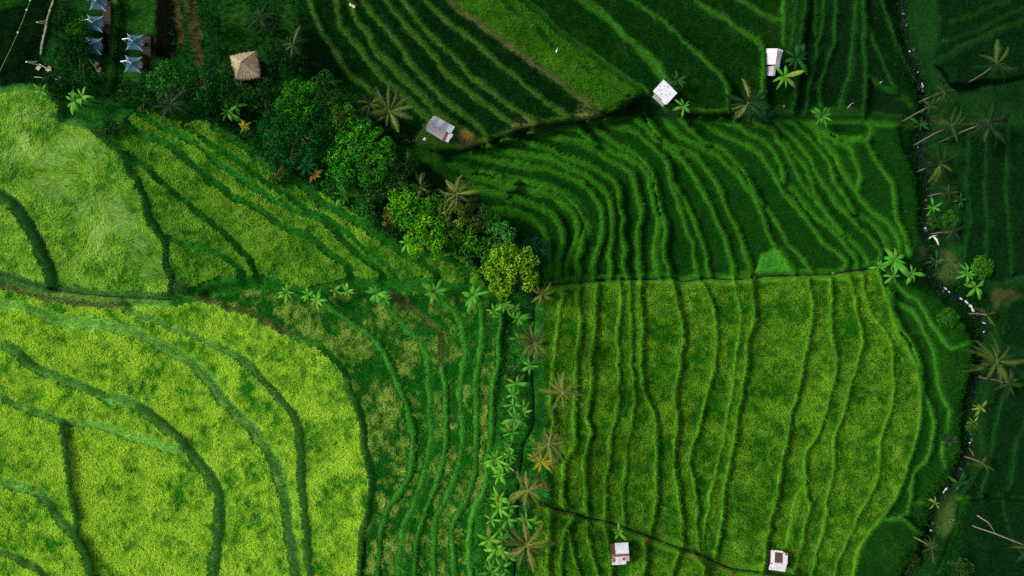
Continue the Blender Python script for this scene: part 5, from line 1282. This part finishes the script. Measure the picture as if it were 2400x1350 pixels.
scrap(1267,1137,.09,.5,.1,'short white stick left of the bright red plant','stick','stick',M_WHITE)
# dry tufts
DRY = leafy('dry_leaf', lin(130,96,58), lin(176,134,88), .1)
drym = strip_leaf(0.15, 0.05, 9, n=3).mesh('leaf', DRY)
for x, y, lab in [(1765,649,'orange brown dry tuft on the straight ditch'),(1948,640,'dull brown dry tuft towards the end of the straight ditch'),(1249,1030,'small dry tuft left of the spidery palm'),(1835,250,'small dry tuft on the dark upper path')]:
    q = ground_point(x, y); e = empty('dry_tuft', q); tag(e, lab, 'tuft', 'dry tufts')
    for i in range(11): link('leaf', drym, e, loc=(0,0,.15), rot=(random.uniform(-.3,.3), random.uniform(-.9,-.1), i*2.4), scale=(random.uniform(.3,.55),)*3)
# fallen trunks and sticks
def logobj(px0, py0, px1, py1, r, label, mat=M_PALEPOLE, h0=.15, h1=.15, name='log', cat='log', bend=0.1):
    a = at_h(px0, py0, h0); b = at_h(px1, py1, h1); m = (a+b)/2; s_ = Vector((-(b-a).y, (b-a).x, 0))*bend
    o = MB().tube([(0,0,0), tuple(m-a+s_), tuple(b-a)], [r, r*.9, r*.6], 7).obj(name, mat, loc=a, smooth=True); tag(o, label, cat, 'fallen logs and sticks')
logobj(2177,559,2199,551,.09,'upper of two crossed pale logs by the stream',h0=.5,h1=.6)
logobj(2187,553,2200,575,.22,'thick pale log under the crossing one by the stream',h0=.3,h1=.3)
logobj(1473,231,1487,226,.04,'short pale stick at the tip of the bright green strip',h0=.7,h1=.7,name='stick',cat='stick')
logobj(1987,253,2002,240,.05,'pale stick lying on the dark upper path',name='stick',cat='stick')
logobj(2062,195,2070,190,.05,'short pale stick on the dark upper terraces',name='stick',cat='stick')
logobj(1290,1130,1293,1160,.06,'grey bent stick at the edge of the lawn below the red plant',M_BARK,name='stick',cat='stick')
logobj(2290,1208,2334,1251,.05,'yellowish bare stem crossing the far slanting trunk',M_BAMBOO,h0=4.5,h1=4.0,name='stick',cat='stick')
logobj(2271,1050,2284,1072,.12,'brown log lying in the lower stream',M_TIMBER,h0=.3,h1=.3)
# bare twiggy bushes
def twigs(px, py, r, label):
    q = ground_point(px, py); e = empty('bare_bush', q); tag(e, label, 'bush', 'bare bushes')
    for i in range(9):
        a = i*2.4; p = Vector((math.cos(a)*r*.5, math.sin(a)*r*.5, .9)); t = Vector((math.cos(a+.3)*r, math.sin(a+.3)*r, 1.3))
        mb = MB().tube([(0,0,.2), tuple(p), tuple(t)], [.02,.014,.006], 4)
        for s_ in (-1, 1): mb.tube([tuple(p), tuple(p+Vector((math.cos(a+s_*.8)*r*.5, math.sin(a+s_*.8)*r*.5, .4)))], [.012,.005], 4)
        mb.obj('branch', M_PALEBARK, e)
twigs(2218,1028,1.3,'leafless pale twigs beside the lower stream'); twigs(418,668,.9,'bare greyish twigs at the foot of the lodged ripe field'); twigs(842,345,1.0,'bare pale twigs poking out of the broad bright tree')
# boulders of the stream
k = 0
for x, y, r in [(2118,60,.3),(2135,118,.28),(2163,214,.35),(2171,250,.28),(2167,470,.3),(2174,540,.36),(2209,682,.28),(2288,736,.36),(2298,830,.34),(2268,1000,.32),(2272,1030,.36),(2255,1098,.3),(2184,1225,.3)]:
    k += 1
    o = stone_mesh(r, k).obj('boulder', M_STONE, loc=ground_point(x+random.uniform(-7,7), y)+Vector((0,0,.25)), rot=(0,0,k))
    tag(o, f'grey boulder in the stream, {ordw(k)} from the top', 'boulder', 'boulders in the stream')
